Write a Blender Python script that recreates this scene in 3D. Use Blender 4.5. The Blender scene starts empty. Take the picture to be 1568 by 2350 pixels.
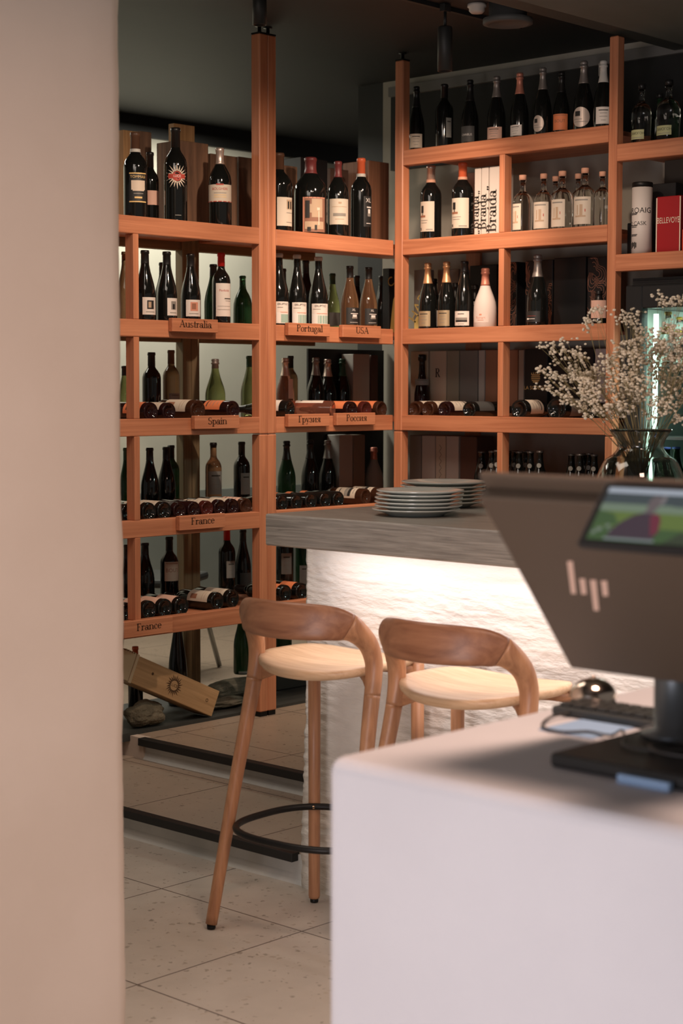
import bpy, bmesh, math, random
from math import sin, cos, pi, radians as R_
from mathutils import Vector, Matrix, noise
random.seed(7)
scn = bpy.context.scene
COL = scn.collection

# ------------------------------------------------------------------ camera model
IMW, IMH = 1568, 2350
FPX, PITCH, YAW, ROLL, EYE = 3960.6, 0.0720058, 0.8165188, 0.00200378, 1.525
rt = Vector((cos(YAW), -sin(YAW), 0)); fw0 = Vector((sin(YAW), cos(YAW), 0)); up0 = Vector((0, 0, 1))
CF = fw0*cos(PITCH) - up0*sin(PITCH)
CU0 = fw0*sin(PITCH) + up0*cos(PITCH)
CU = CU0*cos(ROLL) - rt*sin(ROLL)
CR = rt*cos(ROLL) + CU0*sin(ROLL)
EYEV = Vector((0, 0, EYE))

def x_at(px, y, z):
    k = (px-IMW/2)/FPX; v = CR - k*CF
    return -(v.y*y + v.z*(z-EYE))/v.x
def y_at(px, x, z):
    k = (px-IMW/2)/FPX; v = CR - k*CF
    return -(v.x*x + v.z*(z-EYE))/v.y
def z_at(py, x, y):
    k = -(py-IMH/2)/FPX; v = CU - k*CF
    return EYE - (v.x*x + v.y*y)/v.z
def depth(x, y, z): return (Vector((x, y, z))-EYEV).dot(CF)

# ------------------------------------------------------------------ materials
MATS = {}
def _new(name):
    m = bpy.data.materials.new(name); m.use_nodes = True
    nt = m.node_tree; b = nt.nodes['Principled BSDF']
    return m, nt, b
def plain(name, col, rough=.5, metal=0, trans=0, ior=1.45, emit=None, es=1, coat=0, spec=None):
    if name in MATS: return MATS[name]
    m, nt, b = _new(name)
    b.inputs['Base Color'].default_value = (*col, 1)
    b.inputs['Roughness'].default_value = rough
    b.inputs['Metallic'].default_value = metal
    b.inputs['Transmission Weight'].default_value = trans
    b.inputs['IOR'].default_value = ior
    if coat: b.inputs['Coat Weight'].default_value = coat
    if spec is not None: b.inputs['Specular IOR Level'].default_value = spec
    if emit:
        b.inputs['Emission Color'].default_value = (*emit, 1); b.inputs['Emission Strength'].default_value = es
    MATS[name] = m; return m
def link(nt, a, b): nt.links.new(a, b)
def coords(nt, scale, kind='Object'):
    tc = nt.nodes.new('ShaderNodeTexCoord'); mp = nt.nodes.new('ShaderNodeMapping')
    mp.inputs['Scale'].default_value = scale
    link(nt, tc.outputs[kind], mp.inputs['Vector']); return mp.outputs['Vector']
def ntex(nt, vec, scale, detail=4, rough=.55, dist=0):
    n = nt.nodes.new('ShaderNodeTexNoise'); n.inputs['Scale'].default_value = scale
    n.inputs['Detail'].default_value = detail; n.inputs['Roughness'].default_value = rough
    n.inputs['Distortion'].default_value = dist
    link(nt, vec, n.inputs['Vector']); return n.outputs['Fac']
def ramp(nt, fac, stops):
    r = nt.nodes.new('ShaderNodeValToRGB'); e = r.color_ramp.elements
    while len(e) < len(stops): e.new(.5)
    for el, (p, c) in zip(e, stops): el.position = p; el.color = (*c, 1)
    link(nt, fac, r.inputs['Fac']); return r.outputs['Color']
def bump(nt, b, h, strength, dist=.01):
    n = nt.nodes.new('ShaderNodeBump'); n.inputs['Strength'].default_value = strength
    n.inputs['Distance'].default_value = dist
    link(nt, h, n.inputs['Height']); link(nt, n.outputs['Normal'], b.inputs['Normal'])
def wood(name, ax, dark, light, rough=.5, cross=26, along=1.1, bs=.15):
    key = name+ax
    if key in MATS: return MATS[key]
    m, nt, b = _new(key)
    sc = [cross, cross, cross]; sc['xyz'.index(ax)] = along
    v = coords(nt, sc)
    f = ntex(nt, v, 1.6, 6, .6, .9)
    v2 = coords(nt, [s*5 if i != 'xyz'.index(ax) else s*2 for i, s in enumerate(sc)])
    f2 = ntex(nt, v2, 1.0, 2)
    mx = nt.nodes.new('ShaderNodeMath'); mx.operation = 'MULTIPLY_ADD'
    link(nt, f2, mx.inputs[0]); mx.inputs[1].default_value = .3; link(nt, f, mx.inputs[2])
    mid = tuple((a+c)/2 for a, c in zip(dark, light))
    c = ramp(nt, mx.outputs[0], [(.36, dark), (.6, mid), (.85, light)])
    link(nt, c, b.inputs['Base Color']); b.inputs['Roughness'].default_value = rough
    bump(nt, b, mx.outputs[0], bs, .004)
    MATS[key] = m; return m
def mottled(name, c1, c2, scale=6, rough=.8, bs=.2, bd=.01, stretch=(1, 1, 1), detail=6):
    if name in MATS: return MATS[name]
    m, nt, b = _new(name)
    v = coords(nt, stretch); f = ntex(nt, v, scale, detail)
    link(nt, ramp(nt, f, [(.35, c1), (.68, c2)]), b.inputs['Base Color'])
    b.inputs['Roughness'].default_value = rough
    v2 = coords(nt, stretch)
    bump(nt, b, ntex(nt, v2, scale*7, 6, .6), bs, bd)
    MATS[name] = m; return m
def terrazzo(name, x0, y0, base=(.50, .45, .385)):
    m, nt, b = _new(name)
    v = coords(nt, (1, 1, 1))
    sep = nt.nodes.new('ShaderNodeSeparateXYZ'); link(nt, v, sep.inputs[0])
    def M(op, a, bb=None):
        n = nt.nodes.new('ShaderNodeMath'); n.operation = op
        for i, q in enumerate((a, bb)):
            if q is None: continue
            if isinstance(q, (int, float)): n.inputs[i].default_value = q
            else: link(nt, q, n.inputs[i])
        return n.outputs[0]
    ds = []
    for ax, o in (('X', x0), ('Y', y0)):
        t = M('DIVIDE', M('SUBTRACT', sep.outputs[ax], o-6.0), .6)
        fr = M('FRACT', t)
        ds.append(M('MINIMUM', fr, M('SUBTRACT', 1.0, fr)))
    g = M('LESS_THAN', M('MINIMUM', ds[0], ds[1]), .0036)
    vo = nt.nodes.new('ShaderNodeTexVoronoi'); vo.inputs['Scale'].default_value = 52
    vo.inputs['Randomness'].default_value = 1
    wob = nt.nodes.new('ShaderNodeTexNoise'); wob.inputs['Scale'].default_value = 60
    mixv = nt.nodes.new('ShaderNodeMix'); mixv.data_type = 'VECTOR'; mixv.inputs['Factor'].default_value = .025
    link(nt, v, wob.inputs['Vector']); link(nt, v, mixv.inputs['A']); link(nt, wob.outputs['Color'], mixv.inputs['B'])
    link(nt, mixv.outputs['Result'], vo.inputs['Vector'])
    sr = nt.nodes.new('ShaderNodeSeparateColor'); link(nt, vo.outputs['Color'], sr.inputs[0])
    size = M('MULTIPLY', M('POWER', sr.outputs[0], 2.2), .40)
    chip = M('LESS_THAN', vo.outputs['Distance'], size)
    chipc = ramp(nt, sr.outputs[1], [(0, (base[0]*.55, base[1]*.54, base[2]*.52)), (.6, (base[0]*.72, base[1]*.70, base[2]*.66)), (1, (base[0]*.92, base[1]*.88, base[2]*.82))])
    basec = ramp(nt, ntex(nt, v, 9, 5), [(.3, tuple(q*.94 for q in base)), (.7, tuple(min(1, q*1.05) for q in base))])
    def MIX(f, a, c):
        n = nt.nodes.new('ShaderNodeMix'); n.data_type = 'RGBA'
        link(nt, f, n.inputs['Factor'])
        for s, q in (('A', a), ('B', c)):
            if isinstance(q, tuple): n.inputs[[i for i, s_ in enumerate(n.inputs) if s_.name == s and s_.type == 'RGBA'][0]].default_value = (*q, 1)
            else: link(nt, q, n.inputs[[i for i, s_ in enumerate(n.inputs) if s_.name == s and s_.type == 'RGBA'][0]])
        return n.outputs[[i for i, s_ in enumerate(n.outputs) if s_.type == 'RGBA'][0]]
    c = MIX(chip, basec, chipc); c = MIX(g, c, (.07, .05, .04))
    link(nt, c, b.inputs['Base Color']); b.inputs['Roughness'].default_value = .42
    return m

LARCH_D, LARCH_L = (.34, .112, .050), (.60, .245, .125)
OAK_D, OAK_L = (.27, .112, .052), (.54, .275, .14)
def larch(ax): return wood('larch', ax, LARCH_D, LARCH_L, .48, 22, .9)
def oak(ax): return wood('oak', ax, OAK_D, OAK_L, .42, 20, 1.5, .06)
def seatoak(): return wood('seat_oak', 'y', (.50, .29, .15), (.72, .50, .31), .45, 26, 1.6, .04)
def crate(ax): return wood('crate', ax, (.22, .115, .045), (.46, .27, .12), .7, 24, 1.2, .2)
def oldbox(ax): return wood('old_box', ax, (.05, .028, .018), (.24, .13, .075), .75, 14, 1.6, .4)
BLACK_METAL = plain('black_metal', (.018, .017, .016), .45, .6)
PAPER = plain('paper_label', (.62, .54, .44), .6)
PAPERW = plain('white_label', (.72, .66, .60), .6)
PAPERG = plain('grey_label', (.27, .27, .25), .6)
INK = plain('ink', (.04, .035, .03), .6)
GLASS = dict(
    black=plain('black_glass', (.006, .0065, .006), .07, 0, 0, 1.5, spec=.5),
    green=plain('green_glass', (.02, .06, .025), .06, 0, .55, 1.35),
    olive=plain('olive_glass', (.30, .33, .13), .05, 0, .9, 1.33),
    brown=plain('brown_glass', (.22, .12, .06), .06, 0, .75, 1.35),
    rose=plain('rose_glass', (.60, .24, .16), .05, 0, .85, 1.33),
    amber=plain('amber_glass', (.34, .17, .09), .05, 0, .8, 1.33),
    damber=plain('dark_amber_glass', (.055, .022, .012), .06, 0, .3, 1.4), drose=plain('dark_rose_glass', (.085, .018, .014), .06, 0, .3, 1.4),
    clear=plain('clear_glass', (.93, .94, .92), .02, 0, 1, 1.30),
    matte=plain('matte_white_skin', (.66, .58, .53), .7),
    grey=plain('matte_grey_skin', (.33, .32, .28), .7),
    wine=plain('purple_glass', (.016, .0055, .006), .06, 0, .05, 1.4))
CAP = dict(
    black=plain('cap_black', (.012, .011, .011), .35), red=plain('cap_red', (.62, .02, .02), .35),
    dred=plain('cap_dark_red', (.16, .03, .03), .4), orange=plain('cap_orange', (.75, .15, .06), .35),
    silver=plain('cap_silver', (.72, .58, .50), .3, .7), white=plain('cap_white', (.62, .60, .55), .5),
    gold=plain('foil_gold', (.72, .40, .20), .38, .6), pink=plain('foil_pink', (.66, .26, .18), .4, .4),
    green=plain('cap_green', (.02, .07, .035), .4), cork=plain('cork_pink', (.62, .33, .22), .7),
    pewter=plain('foil_pewter', (.30, .27, .25), .4, .6), crown=plain('crown_cap', (.16, .15, .14), .4, .6),
    brown=plain('cap_brown', (.12, .06, .035), .4), blue=plain('cap_blue', (.10, .16, .55), .4), yellow=plain('cap_yellow', (.8, .55, .08), .4))

# ------------------------------------------------------------------ mesh building
class MB:
    def __init__(s): s.bm = bmesh.new(); s.mi = 0
    def _faces(s, fs):
        for f in fs: f.material_index = s.mi
    def box(s, x0, x1, y0, y1, z0, z1, bev=0, mat=None, seg=1):
        r = bmesh.ops.create_cube(s.bm, size=1)
        vs = r['verts']
        for v in vs: v.co = Vector((x0+(v.co.x+.5)*(x1-x0), y0+(v.co.y+.5)*(y1-y0), z0+(v.co.z+.5)*(z1-z0)))
        fs = set(f for v in vs for f in v.link_faces); s._faces(fs)
        if bev:
            es = list(set(e for v in vs for e in v.link_edges))
            rr = bmesh.ops.bevel(s.bm, geom=es, offset=bev, segments=seg, profile=.5, affect='EDGES', material=-1)
            vs = list(set(v for f in rr['faces'] for v in f.verts) | set(v for v in vs if v.is_valid))
        if mat is not None:
            bmesh.ops.transform(s.bm, matrix=mat, verts=[v for v in vs if v.is_valid])
        return s
    def lathe(s, prof, seg=28, mat=None, smooth=True, caps=True):
        rings = []; vs = []
        for r, z in prof:
            if r < 1e-6: ring = [s.bm.verts.new((0, 0, z))]
            else: ring = [s.bm.verts.new((r*cos(2*pi*i/seg), r*sin(2*pi*i/seg), z)) for i in range(seg)]
            rings.append(ring); vs += ring
        for a, b in zip(rings, rings[1:]):
            for i in range(seg):
                j = (i+1) % seg
                q = []
                q.append(a[i % len(a)])
                if len(a) > 1: q.append(a[j])
                if len(b) > 1: q.append(b[j])
                q.append(b[i % len(b)])
                if len(q) >= 3:
                    f = s.bm.faces.new(q); f.smooth = smooth; f.material_index = s.mi
        if mat is not None: bmesh.ops.transform(s.bm, matrix=mat, verts=vs)
        return s
    def tube(s, pts, rad, seg=12, closed=False, flat=None, tan=None):
        """pts list of Vectors; rad float or list of (a,b) half sizes; flat list of up vectors"""
        pts = [Vector(p) for p in pts]; n = len(pts); rings = []
        prevN = None
        for i, p in enumerate(pts):
            if closed: t = (pts[(i+1) % n]-pts[i-1])
            else: t = pts[min(i+1, n-1)]-pts[max(i-1, 0)]
            if tan: t = Vector(tan[i])
            t.normalize()
            if flat: u = flat[i] - t*flat[i].dot(t)
            elif prevN is None:
                u = Vector((0, 0, 1)) if abs(t.z) < .9 else Vector((1, 0, 0)); u = u - t*u.dot(t)
            else: u = prevN - t*prevN.dot(t)
            u.normalize(); prevN = u; w = t.cross(u)
            r = rad if isinstance(rad, (int, float)) else rad[i]
            if isinstance(r, (int, float)): a = b = r; e = 2
            else: a, b = r[:2]; e = r[2] if len(r) > 2 else 2
            ring = []
            for k in range(seg):
                th = 2*pi*k/seg; c, d = cos(th), sin(th)
                c = math.copysign(abs(c)**(2/e), c); d = math.copysign(abs(d)**(2/e), d)
                ring.append(s.bm.verts.new(p+u*(a*c)+w*(b*d)))
            rings.append(ring)
        m = n if closed else n-1
        for i in range(m):
            A, B = rings[i], rings[(i+1) % n]
            for k in range(seg):
                j = (k+1) % seg
                f = s.bm.faces.new((A[k], A[j], B[j], B[k])); f.smooth = True; f.material_index = s.mi
        if not closed:
            for ring in (rings[0][::-1], rings[-1]):
                f = s.bm.faces.new(ring); f.material_index = s.mi
        return s
    def arc(s, R, a0, a1, z0, z1, n=10, th=0):
        """patch of a cylinder about local z, angles from +x"""
        n = max(2, n); vs = []
        for i in range(n+1):
            a = a0+(a1-a0)*i/n
            vs.append((s.bm.verts.new((R*cos(a), R*sin(a), z0)), s.bm.verts.new((R*cos(a), R*sin(a), z1))))
        for p, q in zip(vs, vs[1:]):
            f = s.bm.faces.new((p[0], q[0], q[1], p[1])); f.smooth = True; f.material_index = s.mi
        return s
    def poly(s, pts, ext=None):
        vs = [s.bm.verts.new(p) for p in pts]; f = s.bm.faces.new(vs); f.material_index = s.mi
        if ext is not None:
            r = bmesh.ops.extrude_face_region(s.bm, geom=[f])
            nv = [g for g in r['geom'] if isinstance(g, bmesh.types.BMVert)]
            for v in nv: v.co += Vector(ext)
            s._faces([g for g in r['geom'] if isinstance(g, bmesh.types.BMFace)])
        return s
    def build(s, name, mats, parent=None, loc=None, recalc=True, world=True):
        if recalc: bmesh.ops.recalc_face_normals(s.bm, faces=s.bm.faces)
        me = bpy.data.meshes.new(name)
        off = None
        if parent is not None and world: off = parent.matrix_world.inverted() if parent.matrix_world != Matrix() else None
        if parent is not None and world:
            bpy_loc = parent.get('_loc')
            if bpy_loc is not None: bmesh.ops.translate(s.bm, verts=s.bm.verts, vec=-Vector(bpy_loc))
        elif loc is not None and world:
            bmesh.ops.translate(s.bm, verts=s.bm.verts, vec=-Vector(loc))
        s.bm.to_mesh(me); s.bm.free()
        for m in (mats if isinstance(mats, (list, tuple)) else [mats]): me.materials.append(m)
        o = bpy.data.objects.new(name, me); COL.objects.link(o)
        if parent is not None: o.parent = parent
        if loc is not None: o.location = loc
        return o
def tag(o, label=None, cat=None, group=None, kind=None):
    if label: o['label'] = label
    if cat: o['category'] = cat
    if group: o['group'] = group
    if kind: o['kind'] = kind
    return o
ROOTS = []
def thing(name, label, cat, loc, group=None, rz=0):
    o = bpy.data.objects.new(name, None); COL.objects.link(o); o.empty_display_size = .05
    o.location = loc; o.rotation_euler.z = rz
    if rz == 0: o['_loc'] = tuple(loc)
    ROOTS.append(o)
    return tag(o, label, cat, group)
def sub_part(mb, name, mats, part, root):
    o = mb.build(name, mats, root); o.parent = part; return o
def struct(name, mb, mat): return tag(mb.build(name, mat), kind='structure')

# ------------------------------------------------------------------ lettering
def text_pts(s, size):
    """built-in font -> list of polygons (2D)"""
    cu = bpy.data.curves.new('t', 'FONT'); cu.body = s; cu.size = size; cu.align_x = 'CENTER'; cu.align_y = 'CENTER'
    cu.resolution_u = 3
    o = bpy.data.objects.new('t', cu); COL.objects.link(o)
    bpy.context.view_layer.update()
    dg = bpy.context.evaluated_depsgraph_get(); ev = o.evaluated_get(dg); me = ev.to_mesh()
    vs = [v.co.copy() for v in me.vertices]; fs = [list(p.vertices) for p in me.polygons]
    ev.to_mesh_clear(); bpy.data.objects.remove(o); bpy.data.curves.remove(cu)
    return vs, fs
# serif glyphs built from stems, hairlines and modulated bowls: rect (x0,y0,x1,y1); diag ('d',x0,y0,x1,y1,w); bowl ('b',cx,cy,rx,ry,a0,a1); dot ('o',x,y,r)
TK, TN = .165, .068
def stem(x, y0, y1, s0=1, s1=1):
    r = [(x-TK/2, y0, x+TK/2, y1)]
    if s0: r.append((x-.15, y0, x+.15, y0+TN))
    if s1 == 1: r.append((x-.15, y1-TN, x+.15, y1))
    if s1 == 2: r.append((x-.17, y1-TN*1.2, x, y1))
    return r
XH = .64
def gl_n(): return stem(.15, 0, XH, 1, 2)+[('b', .36, XH-.20, .20, .18, 0, 150)]+stem(.56, 0, XH-.2, 1, 0)
GLY = {
 'A': (.86, [('d', .10, 0, .43, 1, TN), ('d', .43, 1, .74, 0, TK), (.22, .33, .62, .33+TN), (0, 0, .22, TN), (.58, 0, .88, TN)]),
 'u': (.72, stem(.14, .18, XH, 0, 2)+[('b', .34, .2, .2, .18, 180, 340)]+stem(.56, 0, XH, 0, 2)+[(.56, 0, .7, TN)]),
 's': (.46, [('b', .22, .48, .15, .14, 40, 250), ('b', .22, .17, .16, .15, -110, 140), ('b', .22, .17, .17, .15, 200, 280)]),
 't': (.42, [(.14, .1, .14+TK, .86), (.02, XH-TN, .38, XH), ('b', .3, .12, .12, .1, 180, 330)]),
 'r': (.50, stem(.15, 0, XH, 1, 2)+[('b', .34, XH-.2, .16, .18, 60, 170), ('o', .41, XH-.1, .075)]),
 'a': (.58, [(.36, .05, .36+TK*.9, XH-.16), ('b', .26, XH-.17, .17, .16, 0, 150), ('o', .12, XH-.18, .07), ('b', .22, .18, .17, .17, 0, 360), ('b', .52, .08, .07, .07, 180, 340)]),
 'l': (.32, stem(.16, 0, 1.02, 1, 2)), 'i': (.32, stem(.16, 0, XH, 1, 2)+[('o', .15, .86, .085)]),
 'S': (.62, [('b', .30, .74, .21, .23, 40, 265), ('b', .30, .26, .23, .25, -105, 100), ('b', .3, .26, .24, .25, 200, 280), (.46, .74, .5, .98), (.06, .02, .1, .28)]),
 'p': (.64, stem(.15, -.32, XH, 1, 2)+[('b', .35, .31, .2, .31, -150, 150)]),
 'n': (.72, gl_n()),
 'F': (.66, stem(.18, 0, 1, 1, 1)+[(.18, 1-TN, .6, 1), (.57, .74, .61, 1), (.18, .5, .44, .5+TN), (.41, .4, .45, .64)]),
 'c': (.52, [('b', .27, .32, .2, .32, 50, 320), ('o', .4, .5, .07)]),
 'e': (.54, [('b', .27, .32, .2, .32, 0, 325), (.1, .32, .46, .32+TN)]),
 'P': (.70, stem(.18, 0, 1, 1, 1)+[('b', .34, .75, .24, .25, -90, 90), (.18, 1-TN, .36, 1), (.18, .5, .36, .5+TN)]),
 'o': (.58, [('b', .29, .32, .22, .32, 0, 360)]),
 'g': (.60, [('b', .26, .43, .17, .2, 0, 360), ('b', .27, -.12, .22, .16, 0, 360), ('b', .2, .16, .12, .1, 110, 260), ('o', .5, .6, .06)]),
 'U': (.82, stem(.18, .28, 1, 0, 1)+[('b', .42, .29, .24, .27, 180, 360), (.64, .28, .64+TN, 1), (.54, 1-TN, .78, 1)]),
 'B': (.74, stem(.18, 0, 1, 1, 1)+[('b', .34, .76, .2, .24, -90, 90), ('b', .36, .26, .25, .26, -90, 90), (.18, 1-TN, .36, 1), (.18, .5, .36, .5+TN), (.18, 0, .38, TN)]),
 'd': (.66, stem(.5, 0, 1.02, 0, 2)+[('b', .3, .31, .2, .31, 30, 330), (.5, 0, .64, TN)]),
 'R': (.78, stem(.18, 0, 1, 1, 1)+[('b', .34, .76, .22, .24, -90, 90), (.18, 1-TN, .36, 1), (.18, .5, .36, .5+TN), ('d', .36, .52, .64, .02, TK), (.58, 0, .76, TN)]),
 '\u201c': (.40, [('o', .1, .84, .08), ('o', .29, .84, .08), ('d', .05, .84, .13, 1, TN), ('d', .24, .84, .32, 1, TN)]),
 '\u201d': (.40, [('o', .1, .92, .08), ('o', .29, .92, .08), ('d', .15, .92, .06, .74, TN), ('d', .34, .92, .25, .74, TN)]),
 '\u0413': (.62, stem(.18, 0, 1, 1, 1)+[(.18, 1-TN, .57, 1), (.53, .72, .57, 1)]),
 '\u0440': (.64, stem(.15, -.32, XH, 1, 2)+[('b', .35, .31, .2, .31, -150, 150)]),
 '\u0443': (.60, [('d', .1, XH, .31, .02, TK), ('d', .5, XH, .2, -.3, TN), (0, XH-TN, .22, XH), (.4, XH-TN, .6, XH), ('o', .14, -.26, .07)]),
 '\u0437': (.52, [('b', .22, .47, .17, .17, -90, 150), ('b', .22, .17, .2, .17, -150, 90), ('o', .09, .5, .06), ('o', .08, .14, .06)]),
 '\u0438': (.74, stem(.15, 0, XH, 1, 1)+stem(.57, 0, XH, 1, 1)+[('d', .17, .06, .55, XH-.06, TN)]),
 '\u044f': (.64, stem(.48, 0, XH, 1, 1)+[('b', .34, XH-.17, .19, .17, 90, 270), (.34, XH-TN, .5, XH), (.34, .29, .5, .29+TN), ('d', .36, .3, .12, 0, TN*1.6), (.02, 0, .18, TN)]),
 '\u0420': (.70, stem(.18, 0, 1, 1, 1)+[('b', .34, .75, .24, .25, -90, 90), (.18, 1-TN, .36, 1), (.18, .5, .36, .5+TN)]),
 '\u043e': (.58, [('b', .29, .32, .22, .32, 0, 360)]),
 '\u0441': (.52, [('b', .27, .32, .2, .32, 50, 320), ('o', .4, .5, .07)]),
}
def serif(s, size):
    """polygons of a word in the serif hand above, centred on x, baseline at 0"""
    w = sum(GLY[c][0] for c in s)*size; x = -w/2; out = []
    for c in s:
        adv, st = GLY[c]
        for q in st:
            if q[0] == 'd':
                _, x0, y0, x1, y1, tw = q; d = tw/2
                out.append([(x+(x0-d)*size, y0*size), (x+(x0+d)*size, y0*size), (x+(x1+d)*size, y1*size), (x+(x1-d)*size, y1*size)])
            elif q[0] == 'o':
                _, cx, cy, r = q
                out.append([(x+(cx+r*cos(k*pi/5))*size, (cy+r*sin(k*pi/5))*size) for k in range(10)])
            elif q[0] == 'b':
                _, cx, cy, rx, ry, a0, a1 = q; n = max(5, int(abs(a1-a0)/18)); ring = []
                for k in range(n+1):
                    t = R_(a0+(a1-a0)*k/n); hw = (TN+(TK-TN)*abs(cos(t))**1.4)/2
                    ring.append(((cx+(rx+hw)*cos(t), cy+(ry+TN/2)*sin(t)), (cx+(rx-hw)*cos(t), cy+(ry-TN/2)*sin(t))))
                for a, b in zip(ring, ring[1:]):
                    out.append([(x+p[0]*size, p[1]*size) for p in (a[0], b[0], b[1], a[1])])
            else:
                x0, y0, x1, y1 = q
                out.append([(x+x0*size, y0*size), (x+x1*size, y0*size), (x+x1*size, y1*size), (x+x0*size, y1*size)])
        x += adv*size
    return out
def serif_on(mb, s, size, org, ux, uy):
    for p in serif(s, size): mb.poly([org+ux*a+uy*b for a, b in p])
def sans_on(mb, s, size, org, ux, uy):
    vs, fs = text_pts(s, size)
    vv = [mb.bm.verts.new(org+ux*v.x+uy*v.y) for v in vs]
    for f in fs:
        try: mb.bm.faces.new([vv[i] for i in f]).material_index = mb.mi
        except ValueError: pass
def sans_round(mb, s, size, R, ac, zc):
    vs, fs = text_pts(s, size)
    vv = [mb.bm.verts.new((R*cos(ac+v.x/R), R*sin(ac+v.x/R), zc+v.y)) for v in vs]
    for f in fs:
        try: mb.bm.faces.new([vv[i] for i in f]).material_index = mb.mi
        except ValueError: pass
# ------------------------------------------------------------------ setting
ZU, ZT, ZC = .175, .095, 2.97
YA, XB = 5.035, 5.69                       # front planes of the two runs of shelving
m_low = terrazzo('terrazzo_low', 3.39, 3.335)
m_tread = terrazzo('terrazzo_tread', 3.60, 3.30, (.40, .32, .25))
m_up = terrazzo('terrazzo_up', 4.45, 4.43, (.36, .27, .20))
struct('floor', MB().box(-3, 3.74, -2.5, 9, -.1, 0), m_low)
concrete = mottled('riser_concrete', (.52, .52, .49), (.66, .65, .61), 5, .8, .25, .004)
warmplaster = mottled('warm_plaster', (.50, .40, .33), (.60, .49, .41), 3, .85, .15, .004)
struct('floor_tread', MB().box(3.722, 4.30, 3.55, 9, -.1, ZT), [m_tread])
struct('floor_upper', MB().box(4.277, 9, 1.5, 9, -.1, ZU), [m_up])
# risers faced in concrete, with a slightly uneven foot
def riser(name, x, y0, y1, z0, z1, seed):
    mb = MB(); n = 60; bm = mb.bm; a = []
    for i in range(n+1):
        y = y0+(y1-y0)*i/n
        w = .006*noise.noise((y*5, seed, 0))
        a.append([bm.verts.new((x-.014+w, y, z0)), bm.verts.new((x-.004+w*.4, y, z0+.012)), bm.verts.new((x+w*.3, y, z0+.03)), bm.verts.new((x, y, z1)), bm.verts.new((x+.05, y, z1)), bm.verts.new((x+.05, y, z0))])
    for p, q in zip(a, a[1:]):
        for k in range(6):
            bm.faces.new((p[k], q[k], q[(k+1) % 6], p[(k+1) % 6]))
    bm.faces.new(a[0]); bm.faces.new(a[-1])
    return struct(name, mb, concrete)
riser('trim_riser_1', 3.716, 2.7, 8.5, 0, ZT-.004, 1)
riser('trim_riser_2', 4.272, 3.6, 5.05, ZT, ZU-.004, 2)
struct('trim_riser_end', MB().box(4.262, 4.30, 5.05, 8.5, ZT, ZU+.001), warmplaster)
nos = plain('nosing_black', (.016, .015, .014), .55)
n1 = thing('step_nosing', 'black angled edge strip on the lowest step, ending at the bar wall', 'step edge strip', (3.70, 6, ZT))
MB().box(3.688, 3.724, 3.672, 8.0, ZT-.024, ZT+.003, .002).build('edge_profile', nos, n1)
n2 = thing('step_nosing', 'black edge strip on the upper step below the wine shelves', 'step edge strip', (4.25, 4.5, ZU))
MB().box(4.244, 4.282, 3.7, 5.062, ZU-.026, ZU+.003, .002).build('edge_profile', nos, n2)

ceil_m = mottled('ceiling_black', (.0055, .0065, .007), (.0085, .0098, .0102), 3, .6, .1, .003)
struct('ceiling', MB().box(-2.0, 9, -1.0, 9, ZC, ZC+.1), ceil_m)
soff = mottled('soffit_grey', (.125, .135, .115), (.15, .158, .138), 3, .8, .1, .003)
struct('ceiling_soffit', MB().box(2.2, 6.25, 1.6, 3.80, 2.89, ZC-.001), soff)
struct('trim_soffit_edge', MB().box(2.2, 6.25, 3.802, 3.93, 2.905, ZC-.001), plain('soffit_edge', (.055, .060, .052), .6))
for y, xa in ((4.62, 4.0), (5.0, 3.9)):
    pass
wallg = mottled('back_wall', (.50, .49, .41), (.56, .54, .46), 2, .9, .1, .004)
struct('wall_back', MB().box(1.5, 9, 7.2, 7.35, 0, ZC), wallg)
struct('trim_back_wall', MB().box(1.5, 9, 7.17, 7.199, ZC-.11, ZC-.001), plain('back_trim', (.010, .010, .009), .5))
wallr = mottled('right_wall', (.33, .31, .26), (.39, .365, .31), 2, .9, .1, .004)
XW = 6.20
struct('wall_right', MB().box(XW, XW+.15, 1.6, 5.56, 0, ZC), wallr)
struct('wall_side', MB().box(XW, 9, 5.561, 5.72, 0, ZC), plain('black_wall', (.012, .013, .013), .6))
struct('trim_right_wall', MB().box(XW-.03, XW-.001, 1.7, 5.5, 2.893, 2.937), plain('ledge_grey', (.16, .155, .145), .7))
struct('trim_right_black', MB().box(XW-.012, XW-.001, 1.7, 5.5, 2.55, 2.892), plain('ledge_black', (.012, .012, .012), .7))

# near plaster wall at the entrance: one block with a hand-trowelled, wavy end
def plaster_block():
    mb = MB(); bm = mb.bm; nz = 150; xe = 2.487; y0 = 3.0; rows = []
    prof = [(-1.6, 0.0), (1.9, 0.0), (2.2, 0.0), (2.38, 0.0), (xe-.035, 0.0), (xe-.016, .003), (xe-.005, .012), (xe, .03), (xe, .30), (-1.6, .30)]
    for k in range(nz+1):
        z = ZC*k/nz
        w = .007*noise.noise((0, 3, z*2.3))+.003*noise.noise((7, 1, z*9))+.0012*noise.noise((2, 5, z*31))
        row = []
        for i, (x, dy) in enumerate(prof):
            f = max(0, min(1, (x-2.2)/.28))
            row.append(bm.verts.new((x+w*f if i < 9 else x, y0+dy+(.005*noise.noise((x*3, z*2.1, 4)) if i < 7 else 0), z)))
        rows.append(row)
    n = len(prof)
    for a, b in zip(rows, rows[1:]):
        for i in range(n):
            j = (i+1) % n
            f = bm.faces.new((a[i], a[j], b[j], b[i])); f.smooth = i < 8
    bm.faces.new(rows[0]); bm.faces.new(rows[-1])
    return mb
plaster = mottled('near_plaster', (.60, .51, .435), (.645, .555, .48), 2.2, .9, .10, .004)
struct('wall_left', plaster_block(), plaster)

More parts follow.
